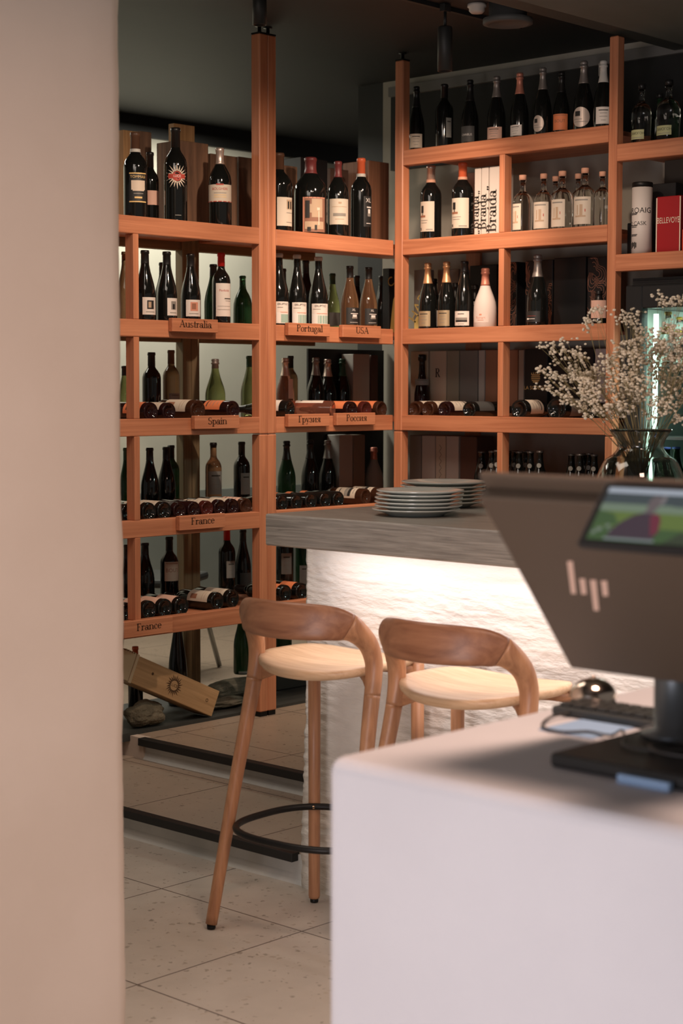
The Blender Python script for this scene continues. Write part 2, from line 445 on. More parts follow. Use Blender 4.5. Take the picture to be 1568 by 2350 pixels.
# ------------------------------------------------------------------ shelving
Z_ROWS = [2.165, 1.78, 1.405, 1.02, .638]       # upper edges of the front rails
RAIL, LIP = .066, .012
BEAM_X, BEAM_Y, POST_M = larch('x'), larch('y'), larch('z')
FOOT = plain('levelling_foot', (.012, .012, .012), .4, .5)
REAR_SHADE_M = wood('shaded_rear_timber', 'z', (.13, .092, .048), (.29, .22, .12), .6, 20, .9)  # darker olive wood colour carries the shade at the back of the racks
def post(root, x0, x1, y0, y1, ztop, name='post', split=1.335, foot=True):
    POST_M = REAR_SHADE_M if name == 'back_post' else larch('z')
    if split:
        MB().box(x0, x1, y0, y1, ZU+.02, split-.0012, .0038).build(name, POST_M, root)
        MB().box(x0, x1, y0, y1, split+.0012, ztop, .0038).build(name, POST_M, root)
    else: MB().box(x0, x1, y0, y1, ZU+.02, ztop, .0038).build(name, POST_M, root)
    if foot:
        mb = MB().box(x0+.004, x1-.004, y0+.004, y1-.004, ZU, ZU+.0205)
        if ztop > 2.5 and ztop < 2.94:
            xm, ym = (x0+x1)/2, (y0+y1)/2
            top = ZC if ztop > 2.9 else 2.89
            if top-ztop > .01:
                mb.build('levelling_foot', FOOT, root); mb = MB()
                mb.box(x0+.001, x1-.001, y0+.001, y1-.001, ztop, ztop+.006)
                mb.lathe([(0, ztop+.005), (.008, ztop+.005), (.008, top-.004), (.018, top-.004), (.018, top), (0, top)], 12, Matrix.Translation((xm, ym, 0)))
        mb.build('levelling_foot', FOOT, root)
def rackA(label, x0, x1, posts, dividers, rows):
    root = thing('wine_rack', label, 'shelving', ((x0+x1)/2, YA, ZU), 'wooden wine racks')
    for a, b in posts:
        post(root, a, b, YA, YA+.05, 2.935)
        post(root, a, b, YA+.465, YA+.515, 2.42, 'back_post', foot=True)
    for z in rows:
        MB().box(x0, x1, YA+.001, YA+.04, z-RAIL, z, .0022).build('front_rail', BEAM_X, root)
        MB().box(x0, x1, YA+.475, YA+.512, z-RAIL, z-LIP, .002).build('back_rail', wood('shaded_rear_timber', 'x', (.13, .092, .048), (.29, .22, .12), .6, 20, .9), root)  # back rail wears the same shade-darkened colour
        MB().box(x0, x1 if x1 < 5 else XW-.018, YA+.0402, YA+.4748, z-LIP-.018, z-LIP).build('shelf_board', BEAM_X, root)
    for a, b, z0, z1 in dividers:
        MB().box(a, b, YA+.001, YA+.05, z0, z1, .002).build('divider', POST_M, root)
    return root
div = []
for i, z in enumerate(Z_ROWS[:-1]): div.append((4.217, 4.244, Z_ROWS[i+1]+.0005, z-RAIL-.0005))
rackA('wooden open wine rack between the near plaster wall and the double post', 3.55, 4.8745,
      [(3.50, 3.5495), (4.875, 4.9215)], div, Z_ROWS)
rackA('wooden open wine rack carrying the Portugal plate, between double post and corner', 4.970, 5.6885,
      [(4.9225, 4.9695)], [], Z_ROWS)
ROWS_B = [2.55]+Z_ROWS
rb = thing('wine_rack', 'tall wooden rack with champagne shelf on top, running from the corner post', 'shelving', (XB, 4.4, ZU), 'wooden wine racks')
post(rb, XB, XB+.047, 4.987, 5.034, 2.935)
post(rb, XB+.0005, XB+.0475, 3.8805, 3.9205, 2.889)
for z in ROWS_B:
    MB().box(XB+.001, XB+.0478, 3.921, 4.9865, z-RAIL, z, .0022).build('front_rail', BEAM_Y, rb)
    MB().box(XB+.048, XW-.016, 3.921, 5.0745 if z < 2.5 else 4.99, z-LIP-.018, z-LIP).build('shelf_board', BEAM_Y, rb)
    if z < 2.5:
        i = ROWS_B.index(z)
        MB().box(XB+.001, XB+.05, 4.431, 4.4585, z+.0005, ROWS_B[i-1]-RAIL-.0005, .002).build('divider', POST_M, rb)
MB().box(XW-.0155, XW-.0005, 4.95, 5.034, ZU, 2.5, .002).build('back_post', POST_M, rb)
rc = thing('wine_rack', 'wooden rack above the drinks fridge, holding a white tube and red box', 'shelving', (XB, 3.4, ZU), 'wooden wine racks')
for z in (2.472, 2.046):
    MB().box(XB+.001, XB+.0478, 2.93, 3.880, z-RAIL, z, .0022).build('front_rail', BEAM_Y, rc)
    MB().box(XB+.048, XW-.002, 2.93, 3.9205, z-LIP-.018, z-LIP).build('shelf_board', BEAM_Y, rc)
post(rc, XB, XB+.047, 2.88, 2.9295, 2.889)
MB().box(XB+.34, XB+.36, 2.9, 3.879, 1.97, 2.44).build('back_panel', plain('rack_back', (.075, .062, .048), .8), rc)

# country plates on the rails
PLATE = larch('x'); LETTER = plain('burnt_letter', (.075, .028, .012), .7)
def plate(word, px0, px1, zrail, zc, h, lab, tw=None):
    z = zrail-.03; y0 = YA-.024
    x0, x1 = x_at(px0, y0, z), x_at(px1, y0, z)
    root = thing('country_sign', lab, 'sign', ((x0+x1)/2, YA, zc-h/2), 'country plates on the rails')
    p = MB().box(x0, x1, y0, YA-.0005, zc-h/2, zc+h/2, .002).build('board', PLATE, root)
    mb = MB(); size = .0275
    serif_on(mb, word, size, Vector(((x0+x1)/2, y0-.0008, zc-.008)), Vector((1.28, 0, 0)), Vector((0, 0, 1)))
    sub_part(mb, 'lettering', LETTER, p, root)
plate('Australia', 396, 501, 1.78, 1.763, .052, 'wooden plate reading Australia on a rack rail')
plate('Spain', 448, 550, 1.405, 1.388, .052, 'wooden plate reading Spain on a rack rail')
plate('France', 413, 517, 1.02, .999, .056, 'wooden plate reading France, mounted the higher of two France plates')
plate('France', 286, 397, .638, .611, .062, 'wooden plate reading France, mounted low beside the near wall')
plate('Portugal', 663, 758, 1.78, 1.763, .052, 'wooden plate reading Portugal on a rack rail')
plate('USA', 787, 875, 1.78, 1.763, .052, 'wooden plate reading USA on a rack rail')
plate('\u0413\u0440\u0443\u0437\u0438\u044f', 663, 757, 1.405, 1.389, .052, 'wooden plate with the Cyrillic word for Georgia')
plate('\u0420\u043e\u0441\u0441\u0438\u044f', 774, 862, 1.405, 1.391, .052, 'wooden plate with the Cyrillic word for Russia')
# ------------------------------------------------------------------ bottles
PROF = {
 'bordeaux': [(0, .05), (.35, .045), (.62, .022), (.76, .004), (.84, 0), (.92, .0015), (.975, .009), (1, .026), (1, .60), (.985, .635), (.9, .68), (.72, .72), (.54, .75), (.43, .775), (.39, .80), (.375, .955), (.42, .958), (.42, .985), (.38, 1), (0, 1)],
 'burgundy': [(0, .05), (.35, .045), (.62, .022), (.76, .004), (.84, 0), (.92, .0015), (.975, .009), (1, .026), (1, .38), (.985, .43), (.92, .50), (.81, .57), (.67, .64), (.54, .71), (.44, .775), (.385, .83), (.36, .955), (.41, .958), (.41, .985), (.37, 1), (0, 1)],
 'champagne': [(0, .05), (.35, .045), (.62, .022), (.76, .004), (.84, 0), (.92, .0015), (.975, .009), (1, .026), (1, .36), (.985, .42), (.92, .49), (.80, .56), (.64, .635), (.50, .71), (.40, .78), (.35, .83), (.32, .91), (.40, .915), (.40, .94), (.33, .945), (.36, .965), (.38, .985), (.30, 1), (0, 1)],
 'alsace': [(0, .05), (.35, .045), (.62, .022), (.76, .004), (.84, 0), (.92, .0015), (.975, .009), (1, .026), (1, .34), (.97, .42), (.88, .52), (.74, .62), (.60, .71), (.48, .79), (.40, .86), (.37, .955), (.42, .958), (.42, .99), (.38, 1), (0, 1)],
 'squat': [(0, .05), (.35, .045), (.62, .022), (.76, .004), (.84, 0), (.92, .0015), (.975, .009), (1, .026), (1, .40), (.98, .48), (.88, .57), (.70, .65), (.50, .71), (.37, .765), (.33, .82), (.31, .95), (.36, .955), (.36, .99), (.3, 1), (0, 1)],
 'skin': [(0, .0), (.9, 0), (1, .02), (1, .30), (.985, .38), (.91, .46), (.77, .54), (.60, .62), (.46, .69), (.38, .75), (.34, .80), (.31, .90), (.37, .905), (.37, .94), (.33, .945), (.37, .985), (.28, 1), (0, 1)],
 'spirit': [(0, .01), (.6, 0), (.95, 0), (1, .015), (1, .52), (.985, .56), (.92, .61), (.78, .655), (.58, .69), (.38, .715), (.29, .735), (.26, .77), (.26, .885), (.32, .89), (.32, .915), (0, .915)],
 'beer': [(0, .05), (.35, .045), (.62, .022), (.76, .004), (.84, 0), (.92, .0015), (.975, .009), (1, .026), (1, .50), (.97, .56), (.84, .64), (.66, .71), (.52, .78), (.44, .85), (.41, .95), (.46, .953), (.46, .975), (0, .975)],
 'flask': [(0, .01), (.6, 0), (.95, 0), (1, .02), (1, .30), (.97, .38), (.75, .52), (.52, .62), (.42, .70), (.40, .80), (.36, .86), (.36, .9), (.5, .905), (.5, .98), (.42, 1), (0, 1)],
 'jug': [(0, .02), (.6, 0), (.95, 0), (1, .02), (1, .55), (.985, .60), (.91, .66), (.76, .71), (.58, .755), (.44, .79), (.36, .82), (.33, .86), (.33, .95), (.36, .955), (.36, .99), (.3, 1), (0, 1)],
}
def rad_at(prof, f):
    for (r0, z0), (r1, z1) in zip(prof, prof[1:]):
        if z0 <= f <= z1 and z1 > z0: return r0+(r1-r0)*(f-z0)/(z1-z0)
    return prof[-2][0]
CAPFROM = dict(bordeaux=.80, burgundy=.82, champagne=.70, alsace=.84, squat=.85, skin=.76, spirit=.86, beer=.955, flask=.82, jug=.80)
REALBOT = []
def bottle(kind, R, H, glass, cap, lab, name, cat, group, label=None, band=None, capfrom=None, seg=28):
    """label: dict(a0,a1,z0,z1 (metres), paper, print style, word)"""
    prof = PROF[kind]
    mb = MB().lathe([(r*R, z*H) for r, z in prof], seg)
    o = mb.build(name, GLASS[glass], world=False)
    tag(o, lab, cat, group); ROOTS.append(o)
    if cap:
        cf = capfrom or CAPFROM[kind]; ex = .0006
        zs = [cf]+[z for r, z in prof if z > cf and z < .999]+[1.0]
        p = [(rad_at(prof, z)*R+ex, z*H) for z in zs]
        p[-1] = (p[-1][0], H+ex); p = [(p[0][0]-.0012, p[0][1])]+p+[(0, H+ex)]
        nm = {'spirit': 'cork_stopper', 'beer': 'crown_cap'}.get(kind, 'capsule')
        if kind == 'spirit': p = [(0, .90*H), (.20*R, .90*H), (.20*R, .916*H), (.36*R, .918*H), (.36*R, .995*H), (.33*R, H), (0, H)]
        if kind == 'beer': p = [(.48*R, .965*H), (.5*R, .968*H), (.47*R, .995*H), (0, H)]
        MB().lathe(p, 20).build(nm, CAP[cap], o, world=False)
    if band:
        zf, col = band[:2]; hb, ex = (band[2], .0008) if len(band) > 2 else (.018, .0022)
        bz = [zf-hb+2*hb*i/5 for i in range(6)]; br = [(rad_at(prof, q)*R+ex, q*H) for q in bz]
        MB().lathe([(br[0][0]*.9, br[0][1])]+br+[(br[-1][0]*.9, br[-1][1])], 24).build('neck_band', CAP[col], o, world=False)
    if label: add_label(o, kind, R, H, label)
    return o
INKS = dict(ink=INK, red=plain('ink_red', (.45, .06, .04), .6), dark=plain('ink_dark', (.018, .016, .015), .6), gold=plain('ink_gold', (.82, .56, .22), .45),
            pink=plain('ink_pink', (.62, .27, .18), .6), teal=plain('ink_teal', (.30, .44, .38), .6), cream=plain('ink_cream', (.70, .58, .46), .6), grey=plain('ink_grey', (.26, .24, .21), .6),
            white=plain('ink_white', (.75, .72, .68), .6), brown=plain('ink_brown', (.30, .13, .075), .6), orange=plain('ink_orange', (.66, .19, .08), .5), tan=plain('ink_tan', (.46, .33, .22), .6))
PAPERS = dict(cream=PAPER, white=PAPERW, grey=PAPERG, black=plain('black_label', (.020, .021, .021), .5), orange=plain('orange_label', (.72, .22, .09), .6), pink=plain('pink_label', (.70, .44, .34), .6),
              dark=plain('dark_grey_label', (.07, .07, .068), .6), gold=plain('gold_label', (.40, .31, .19), .45, .4), yellow=plain('yellow_label', (.78, .60, .14), .55), lime=plain('lime_label', (.45, .46, .24), .6), brown=plain('art_label', (.26, .125, .08), .65), skin=plain('matte_white_skin', (.66, .58, .53), .7), silver=plain('silver_label', (.55, .46, .40), .45, .3))
# print styles: list of (u0,u1,v0,v1,ink) or ('w',word,v,height,ink)
STY = {
 'text': [(.2, .8, .78, .84, 'ink'), (.28, .72, .62, .65, 'grey'), (.25, .75, .42, .45, 'grey'), (.35, .65, .2, .23, 'grey')],
 'pic': [(.28, .74, .32, .82, 'dark'), (.36, .55, .40, .74, 'tan'), (.2, .8, .14, .18, 'grey')],
 'picgrey': [(.3, .78, .34, .82, 'grey'), (.42, .62, .36, .66, 'dark'), (.2, .8, .14, .18, 'grey')],
 'picred': [(.28, .76, .32, .86, 'pink'), (.36, .62, .42, .78, 'brown'), (.2, .8, .14, .18, 'grey')],
 'vine': [(.12, .32, .62, .86, 'dark'), (.22, .28, .52, .64, 'dark'), (.05, .45, .47, .54, 'brown'), (.1, .6, .36, .38, 'grey'), (.15, .55, .28, .30, 'grey'), (.08, .16, .04, .13, 'dark'), (.5, .9, .05, .08, 'grey')],
 'eruption': [(.02, .98, .03, .42, 'teal'), (.02, .35, .03, .50, 'white'), (.1, .5, .72, .75, 'grey'), (.3, .9, .5, .53, 'pink'), ('w', 'ERUPTIO', .88, .11, 'ink')],
 'xl': [('w', 'XL', .86, .14, 'white'), (.3, .85, .62, .66, 'white'), (.42, .72, .42, .58, 'white'), (.38, .76, .34, .44, 'grey'), (.25, .8, .1, .12, 'white')],
 'script': [(.2, .75, .55, .57, 'red'), (.15, .7, .28, .32, 'white'), (.12, .3, .22, .36, 'white')],
 'land': [(.12, .88, .24, .55, 'grey'), (.12, .88, .24, .38, 'dark'), (.3, .7, .78, .83, 'ink'), (.3, .7, .1, .13, 'grey')],
 'penf': [('w', 'Penfolds', .78, .075, 'red'), (.5, .95, .52, .55, 'ink'), (.55, .95, .46, .475, 'grey'), (.1, .9, .3, .31, 'grey'), (.1, .9, .2, .21, 'grey')],
 'bolg': [('w', 'BOLGHERI', .74, .15, 'red'), (.3, .72, .5, .53, 'grey'), (.3, .72, .38, .41, 'gold'), (.3, .72, .26, .29, 'gold'), (0, 1, 0, .045, 'red'), (.38, .62, .96, 1.04, 'red')],
 'tomm': [(.0, 1, .96, 1, 'gold'), (.0, 1, .0, .04, 'gold'), ('w', 'TOMMASI', .86, .11, 'gold'), (.12, .9, .42, .74, 'cream'), (.2, .84, .38, .44, 'cream'), (.25, .78, .28, .31, 'grey'), (.3, .72, .13, .19, 'gold')],
 'art': [(.02, .98, .97, 1, 'pink'), (.02, .07, .0, .97, 'pink'), (.38, .85, .42, .95, 'tan'), (.3, .8, .55, .8, 'tan'), (.6, .72, .62, .70, 'cream'), (.66, .7, .2, .6, 'cream'), (.1, .9, .08, .3, 'tan'), (.2, .35, .02, .14, 'dark'), (.5, .6, .05, .2, 'dark'), (.12, .3, .4, .9, 'dark')],
 'mount': [(.2, .8, .32, .44, 'grey'), (.44, .58, .80, .88, 'tan'), (.15, .85, .68, .70, 'tan'), (.3, .7, .2, .22, 'tan')],
 'two': [(.52, .95, .58, .92, 'tan'), (.58, .68, .60, .86, 'dark'), (.76, .86, .60, .86, 'dark'), (.5, .95, .45, .47, 'grey'), (.5, .9, .12, .14, 'grey')],
 'ruin': [('w', 'Ruinart', .50, .30, 'pink'), (.42, .58, .74, .90, 'pink'), (.3, .7, .22, .27, 'pink')],
 'still': [(.15, .85, .86, .91, 'grey'), (.3, .36, .35, .7, 'tan'), (.45, .6, .3, .72, 'tan'), (.2, .75, .26, .32, 'tan'), (.7, .74, .45, .55, 'red')],
 'krug': [('w', 'KRUG', .5, .17, 'brown')],
 'chab': [('w', 'CHABLIS', .45, .14, 'white')],
 'samo': [('w', '\u0421\u0410\u041c\u041e\u0413\u041e\u041d', .60, .42, 'dark'), (.1, .9, .14, .2, 'grey')],
 'face': [('w', 'BOUT', .55, .2, 'brown'), (.1, .9, .9, .93, 'brown')],
 'blank': [], 'hat': [(.2, .5, .55, .8, 'dark'), (.15, .9, .25, .28, 'grey'), (.1, .6, .38, .41, 'grey')],
 'circle': [(.15, .45, .55, .85, 'brown'), (.1, .9, .28, .30, 'tan'), (.2, .8, .16, .18, 'tan')],
}
def add_label(o, kind, R, H, L):
    prof = PROF[kind]; Rl = R*1.0+.0006
    a0, a1, z0, z1 = L['a0'], L['a1'], L['z0'], L['z1']
    mb = MB()
    if L.get('shape') == 'oval':
        n = 20; ac, zc = (a0+a1)/2, (z0+z1)/2; prev = None
        for k in range(n+1):
            t = -cos(pi*k/n); hh_ = max(.0002, (z1-z0)/2*math.sqrt(max(0, 1-t*t))); an = ac+(a1-a0)/2*t
            cur = [mb.bm.verts.new((Rl*cos(an), Rl*sin(an), zc+s_*hh_)) for s_ in (-1, 1)]
            if prev: mb.bm.faces.new((prev[0], cur[0], cur[1], prev[1]))
            prev = cur
    else: mb.arc(Rl, a0, a1, z0, z1, 12)
    lb = mb.build('label', PAPERS[L['paper']], o, world=False)
    st = STY[L.get('style', 'text')]
    if not st: return
    inks = sorted(set(p[4] for p in st)); m2 = MB()
    for q, p in enumerate(st):
        m2.mi = inks.index(p[4]); Rp = Rl+.0004+.00012*q
        if p[0] == 'w':
            sz = p[3]*(z1-z0)/.72; w = (a1-a0)*R*.9
            sz = min(sz, w/(len(p[1])*.62))
            sans_round(m2, p[1], sz, Rp, (a0+a1)/2, z0+(z1-z0)*p[2])
        else: m2.arc(Rp, a0+(a1-a0)*p[0], a0+(a1-a0)*p[1], z0+(z1-z0)*p[2], z0+(z1-z0)*p[3], 6)
    m2.build('print', [INKS[i] for i in inks], lb, world=False)

ZB = {r: z-LIP for r, z in enumerate([2.55]+Z_ROWS)}   # row 0 top of the tall rack, 1..5 below
BODY = {}
def stand(wall, row, px, top, off, kind, dia, glass, cap, lab, L=None, band=None, group=None, name='wine_bottle', cat='bottle', H=None, capfrom=None, zb=None):
    """one upright bottle on a board: px column of its axis, top row, distance behind the front rail, body width in px"""
    zb = (ZB[row] if zb is None else zb)
    if wall == 'A': y = YA+off; x = x_at(px, y, zb+.15)
    else: x = XB+off; y = y_at(px, x, zb+.15)
    d = depth(x, y, zb+.15)
    R = dia/2*d/FPX
    if H is None: H = z_at(top, x, y)-zb
    beta = math.atan2(-y, -x)
    LL = None
    if L:
        l0, l1, p0, p1, paper, style = L[:6]
        rp = dia/2
        a0 = math.asin(max(-.97, min(.97, (l0-px)/rp))); a1 = math.asin(max(-.97, min(.97, (l1-px)/rp)))
        fx, fy = x+R*cos(beta), y+R*sin(beta)
        z1, z0 = z_at(p0, fx, fy)-zb, z_at(p1, fx, fy)-zb
        LL = dict(a0=a0, a1=a1, z0=max(.006, z0), z1=z1, paper=paper, style=style)
        if len(L) > 6: LL['shape'] = L[6]
    o = bottle(kind, R, H, glass, cap, lab, name, cat, group, LL, band, capfrom)
    o.location = (x, y, zb+.0003); o.rotation_euler.z = beta
    return o
def lie(wall, row, px, R, glass, cap, lab, paper=None, style='blank', off=.02, roll=0, lz=(.08, .42), kind='bordeaux', H=.30, yaw=0, dz=0, group=None, la=.9, capfrom=None, py=None):
    """one bottle on its side, base to the front rail, neck into the rack"""
    zb = ZB[row]; z = zb+R+dz+.0006
    if wall == 'A': y = YA+.041+off; x = x_at(px, y, z); d = Vector((sin(yaw), cos(yaw), 0))
    else: x = XB+.0495+off; y = y_at(px, x, z); d = Vector((cos(yaw), sin(yaw), 0))
    LL = dict(a0=-la, a1=la, z0=lz[0]*H, z1=lz[1]*H, paper=paper, style=style) if paper else None
    o = bottle(kind, R, H, glass, cap, lab, 'wine_bottle', 'bottle', group, LL, None, capfrom)
    side = Vector((0, 0, 1)).cross(d)
    roll += .35 if wall == 'A' else -.4
    ux = Vector((0, 0, 1))*cos(roll)+side*sin(roll); uy = d.cross(ux)
    M = Matrix((ux, uy, d)).transposed().to_4x4(); M.translation = (x, y, z)
    o.matrix_world = M
    return o
G_TOP, G_ST, G_LY = 'large bottles along the racks\' upper shelf', 'upright bottles in the racks', 'bottles lying on their sides in the racks'
GA = 'bottles on the open rack beside the near wall'; GM = 'bottles on the rack with the Portugal plate'; GB = 'bottles on the tall corner rack'
GL = 'wine bottles lying on their sides'
# ---- rack beside the near wall, upper shelf (row 1)
stand('A', 1, 311, 305, .12, 'bordeaux', 55, 'black', 'brown', 'huge dark bottle with gold-lined black label, nearest the plaster wall up top', (297, 334, 396, 464, 'black', 'tomm'), band=(.80, 'white'), group=GA)
stand('A', 1, 345, 350, .24, 'bordeaux', 40, 'black', 'black', 'dark bottle half hidden behind the gold-labelled and the sun-emblem bottles', (336, 364, 437, 470, 'pink', 'blank'), group=GA)
sunb = stand('A', 1, 403.5, 294, .12, 'bordeaux', 53, 'black', 'black', 'tall dark bottle with a white sun emblem and red band', None, group=GA)
stand('A', 1, 505, 340, .10, 'jug', 53, 'black', 'silver', 'dark bottle with silver capsule and cream label lettered in red, beside double post', (479, 531, 423, 463, 'cream', 'bolg'), group=GA)
# row 2
stand('A', 2, 287, 640, .20, 'burgundy', 40, 'brown', None, 'brown bottle wedged between near wall and the narrow divider, Australia row', None, H=.28, group=GA)
stand('A', 2, 333, 575, .10, 'burgundy', 48, 'black', 'black', 'dark bottle with a brown portrait on its label, against the divider', (327, 357, 682, 722, 'white', 'pic'), group=GA)
stand('A', 2, 383, 578, .10, 'burgundy', 47, 'black', 'black', 'dark bottle with a grey landscape on its label, above the Australia plate', (384, 408, 684, 724, 'white', 'picgrey'), group=GA)
stand('A', 2, 374, 603, .32, 'burgundy', 44, 'black', 'black', 'dark bottle standing right behind the grey-landscape-label bottle', None, group=GA)
stand('A', 2, 438, 583, .10, 'burgundy', 46, 'black', 'black', 'dark bottle with a pinkish red drawing on its label', (427, 459, 688, 726, 'white', 'picred'), group=GA)
stand('A', 2, 490, 607, .34, 'burgundy', 42, 'green', 'black', 'green-black bottle behind the red-capped bottle', None, group=GA)
stand('A', 2, 508, 581, .14, 'bordeaux', 42, 'black', 'red', 'dark bottle with bright red capsule and large pinkish white label', (496, 529, 650, 726, 'white', 'penf'), group=GA, capfrom=.82)
stand('A', 2, 557, 633, .36, 'squat', 44, 'green', None, 'small empty dark green bottle next to the double post, Australia row', None, group=GA)
# row 3 (upright ones at the back)
Z3 = .42
stand('A', 3, 286, 840, .44, 'burgundy', 34, 'olive', 'black', 'olive bottle in the gap between plaster wall and divider, Spain row', None, group=GA)
stand('A', 3, 348, 809, Z3, 'bordeaux', 43, 'black', 'black', 'black upright bottle first past the divider in the Spain row', None, group=GA)
stand('A', 3, 393, 804, Z3, 'bordeaux', 39, 'brown', 'brown', 'brown upright bottle before the rear post, Spain row', (388, 413, 903, 925, 'grey', 'text'), group=GA)
stand('A', 3, 494, 824, Z3, 'champagne', 47, 'olive', 'pewter', 'olive sparkling bottle standing alone against the pale wall', None, group=GA, capfrom=.84)
stand('A', 3, 574, 817, Z3, 'burgundy', 44, 'olive', 'green', 'yellow-green bottle with green capsule, cut off by the double post', None, group=GA)
# row 4
stand('A', 4, 290, 1028, .45, 'burgundy', 34, 'green', 'green', 'green bottle between plaster wall and divider, row above the higher France plate', None, group=GA)
stand('A', 4, 344, 1028, .385, 'burgundy', 42, 'black', 'black', 'dark upright bottle first past the divider above the higher France plate', None, group=GA)
stand('A', 4, 382, 1026, .42, 'burgundy', 42, 'black', 'black', 'dark upright bottle overlapping a green one before the rear post', None, group=GA)
stand('A', 4, 393, 1022, .475, 'bordeaux', 38, 'green', 'black', 'green upright bottle peeking out behind a dark one at the rear post', None, group=GA)
stand('A', 4, 490, 1016, Z3, 'bordeaux', 38, 'amber', 'black', 'amber-shouldered upright bottle with grey back label', (479, 510, 1082, 1135, 'grey', 'text'), group=GA, capfrom=.93)
stand('A', 4, 555, 1014, Z3, 'bordeaux', 38, 'black', 'black', 'blue-black upright bottle with grey back label, beside the double post', (553, 575, 1086, 1135, 'grey', 'text'), group=GA)
# row 5
stand('A', 5, 291, 1250, Z3, 'burgundy', 34, 'black', 'black', 'dark upright bottle between plaster wall and divider in the lowest bottle row', None, group=GA)
stand('A', 5, 333, 1246, Z3, 'burgundy', 44, 'black', 'black', 'dark upright bottle just past the divider in the lowest bottle row', None, group=GA)
stand('A', 5, 389, 1232, .38, 'bordeaux', 42, 'black', 'black', 'dark upright bottle with a cream label before the rear post, lowest row', (378, 409, 1290, 1334, 'cream', 'face'), group=GA)
stand('A', 5, 521, 1208, Z3, 'bordeaux', 39, 'black', 'red', 'upright bottle with dark red capsule and grey back label, lowest row', (520, 539, 1288, 1327, 'grey', 'text'), group=GA)
stand('A', 5, 558, 1216, Z3, 'burgundy', 38, 'black', 'black', 'dark upright bottle beside the red-capsuled one, lowest row', (551, 579, 1315, 1345, 'dark', 'blank'), group=GA)
# lying, rack beside the near wall
lie('A', 3, 347, .037, 'wine', 'black', 'lying bottle with orange label against the divider, Spain row', 'orange', 'text', 0, .5, group=GL)
lie('A', 3, 389, .036, 'wine', 'black', 'lying bottle with small grey-beige label, second in the Spain row', 'cream', 'circle', .02, .1, yaw=-.03, group=GL)
lie('A', 3, 455, .041, 'damber', 'black', 'lying bottle with big cream label behind the Spain plate', 'cream', 'circle', 0, .25, yaw=-.02, la=1.1, lz=(.10, .50), H=.32, group=GL)
lie('A', 3, 536, .039, 'wine', 'black', 'lying bottle with an orange label near the double post', 'orange', 'text', .01, .35, yaw=-.04, la=.8, lz=(.14, .46), group=GL)
lie('A', 4, 296, .036, 'black', 'black', 'lying dark bottle between plaster wall and divider above the higher France plate', None, group=GL)
lie('A', 4, 343, .037, 'black', 'black', 'lying black bottle with cream label edge, touching the divider', 'cream', 'text', 0, .4, group=GL)
lie('A', 4, 378, .037, 'black', 'black', 'lying black bottle with cream label, second past the divider', 'cream', 'circle', 0, .2, group=GL)
lie('A', 4, 413, .0338, 'wine', 'black', 'lying bottle with dark printed label, third past the divider', 'dark', 'text', 0, .2, group=GL)

lie('A', 4, 446, .0338, 'wine', 'black', 'lying dark red bottle showing no label, behind the higher France plate', None, off=0, group=GL)
lie('A', 4, 476.5, .0335, 'drose', 'black', 'lying rosy glass bottle with reddish glints and pale label', 'cream', 'text', 0, .2, group=GL)
lie('A', 4, 506, .034, 'wine', 'black', 'lying bottle with pale label, third from the double post', 'cream', 'circle', 0, .2, group=GL)
lie('A', 4, 536, .034, 'wine', 'black', 'lying bottle with pale label, second from the double post', 'cream', 'circle', 0, .2, group=GL)
lie('A', 4, 565, .034, 'damber', 'black', 'lying amber bottle with pinkish label, touching the double post', 'pink', 'text', 0, .2, group=GL)
lie('A', 5, 294, .037, 'black', 'black', 'lying dark bottle base beside plaster wall, lowest row', None, group=GL)
lie('A', 5, 343, .038, 'black', 'black', 'lying black bottle with pinkish label, first past the divider, lowest row', 'pink', 'blank', 0, .35, group=GL)
lie('A', 5, 380, .038, 'black', 'black', 'lying black bottle with plain pinkish label, second in the lowest row', 'pink', 'blank', 0, .3, group=GL)
lie('A', 5, 418, .038, 'black', 'black', 'lying black bottle with plain pinkish label, third in the lowest row', 'pink', 'blank', 0, .25, group=GL)
lie('A', 5, 500, .038, 'black', 'black', 'lying bottle with ornate cream label and printed band, lowest row', 'cream', 'circle', .012, .35, yaw=-.05, lz=(.08, .46), group=GL)
lie('A', 5, 535, .038, 'black', 'black', 'lying bottle with ornate cream label, just above the stool backrest', 'cream', 'circle', .03, .35, yaw=-.05, lz=(.08, .46), group=GL)
# ---- rack with the Portugal plate
stand('A', 1, 640, 352, .12, 'bordeaux', 62, 'black', 'brown', 'big dark bottle with a cream two-figure label, partly behind the double post', (636, 670, 452, 518, 'cream', 'two'), group=GM)
stand('A', 1, 713, 362, .13, 'jug', 78, 'black', 'dred', 'giant dark bottle with a brown painted label', (695, 745, 452, 532, 'brown', 'art'), group=GM)
stand('A', 1, 776, 371, .12, 'jug', 49, 'black', 'dred', 'dark bottle with dark red capsule and plain cream label', (757, 799, 456, 515, 'cream', 'mount'), group=GM)
stand('A', 1, 829, 364, .12, 'bordeaux', 48, 'black', 'orange', 'dark bottle with glossy orange capsule and white ring', (835, 853, 450, 520, 'black', 'xl'), band=(.80, 'white'), group=GM, capfrom=.81)
stand('A', 2, 640, 582, .10, 'burgundy', 48, 'black', 'white', 'white-capped bottle with pale eruption label, touching the double post', (634, 661, 692, 742, 'white', 'eruption'), group=GM, capfrom=.945)
stand('A', 2, 649, 617, .34, 'burgundy', 40, 'black', 'black', 'dark bottle behind the white-capped bottle at the double post', None, group=GM)
stand('A', 2, 682, 585, .10, 'burgundy', 44, 'black', 'white', 'white-capped bottle with pale label above the Portugal lettering', (671, 704, 694, 743, 'white', 'eruption'), group=GM, capfrom=.945)
stand('A', 2, 702, 598, .34, 'burgundy', 40, 'black', 'black', 'dark bottle standing behind and between two white-capped bottles', None, group=GM)
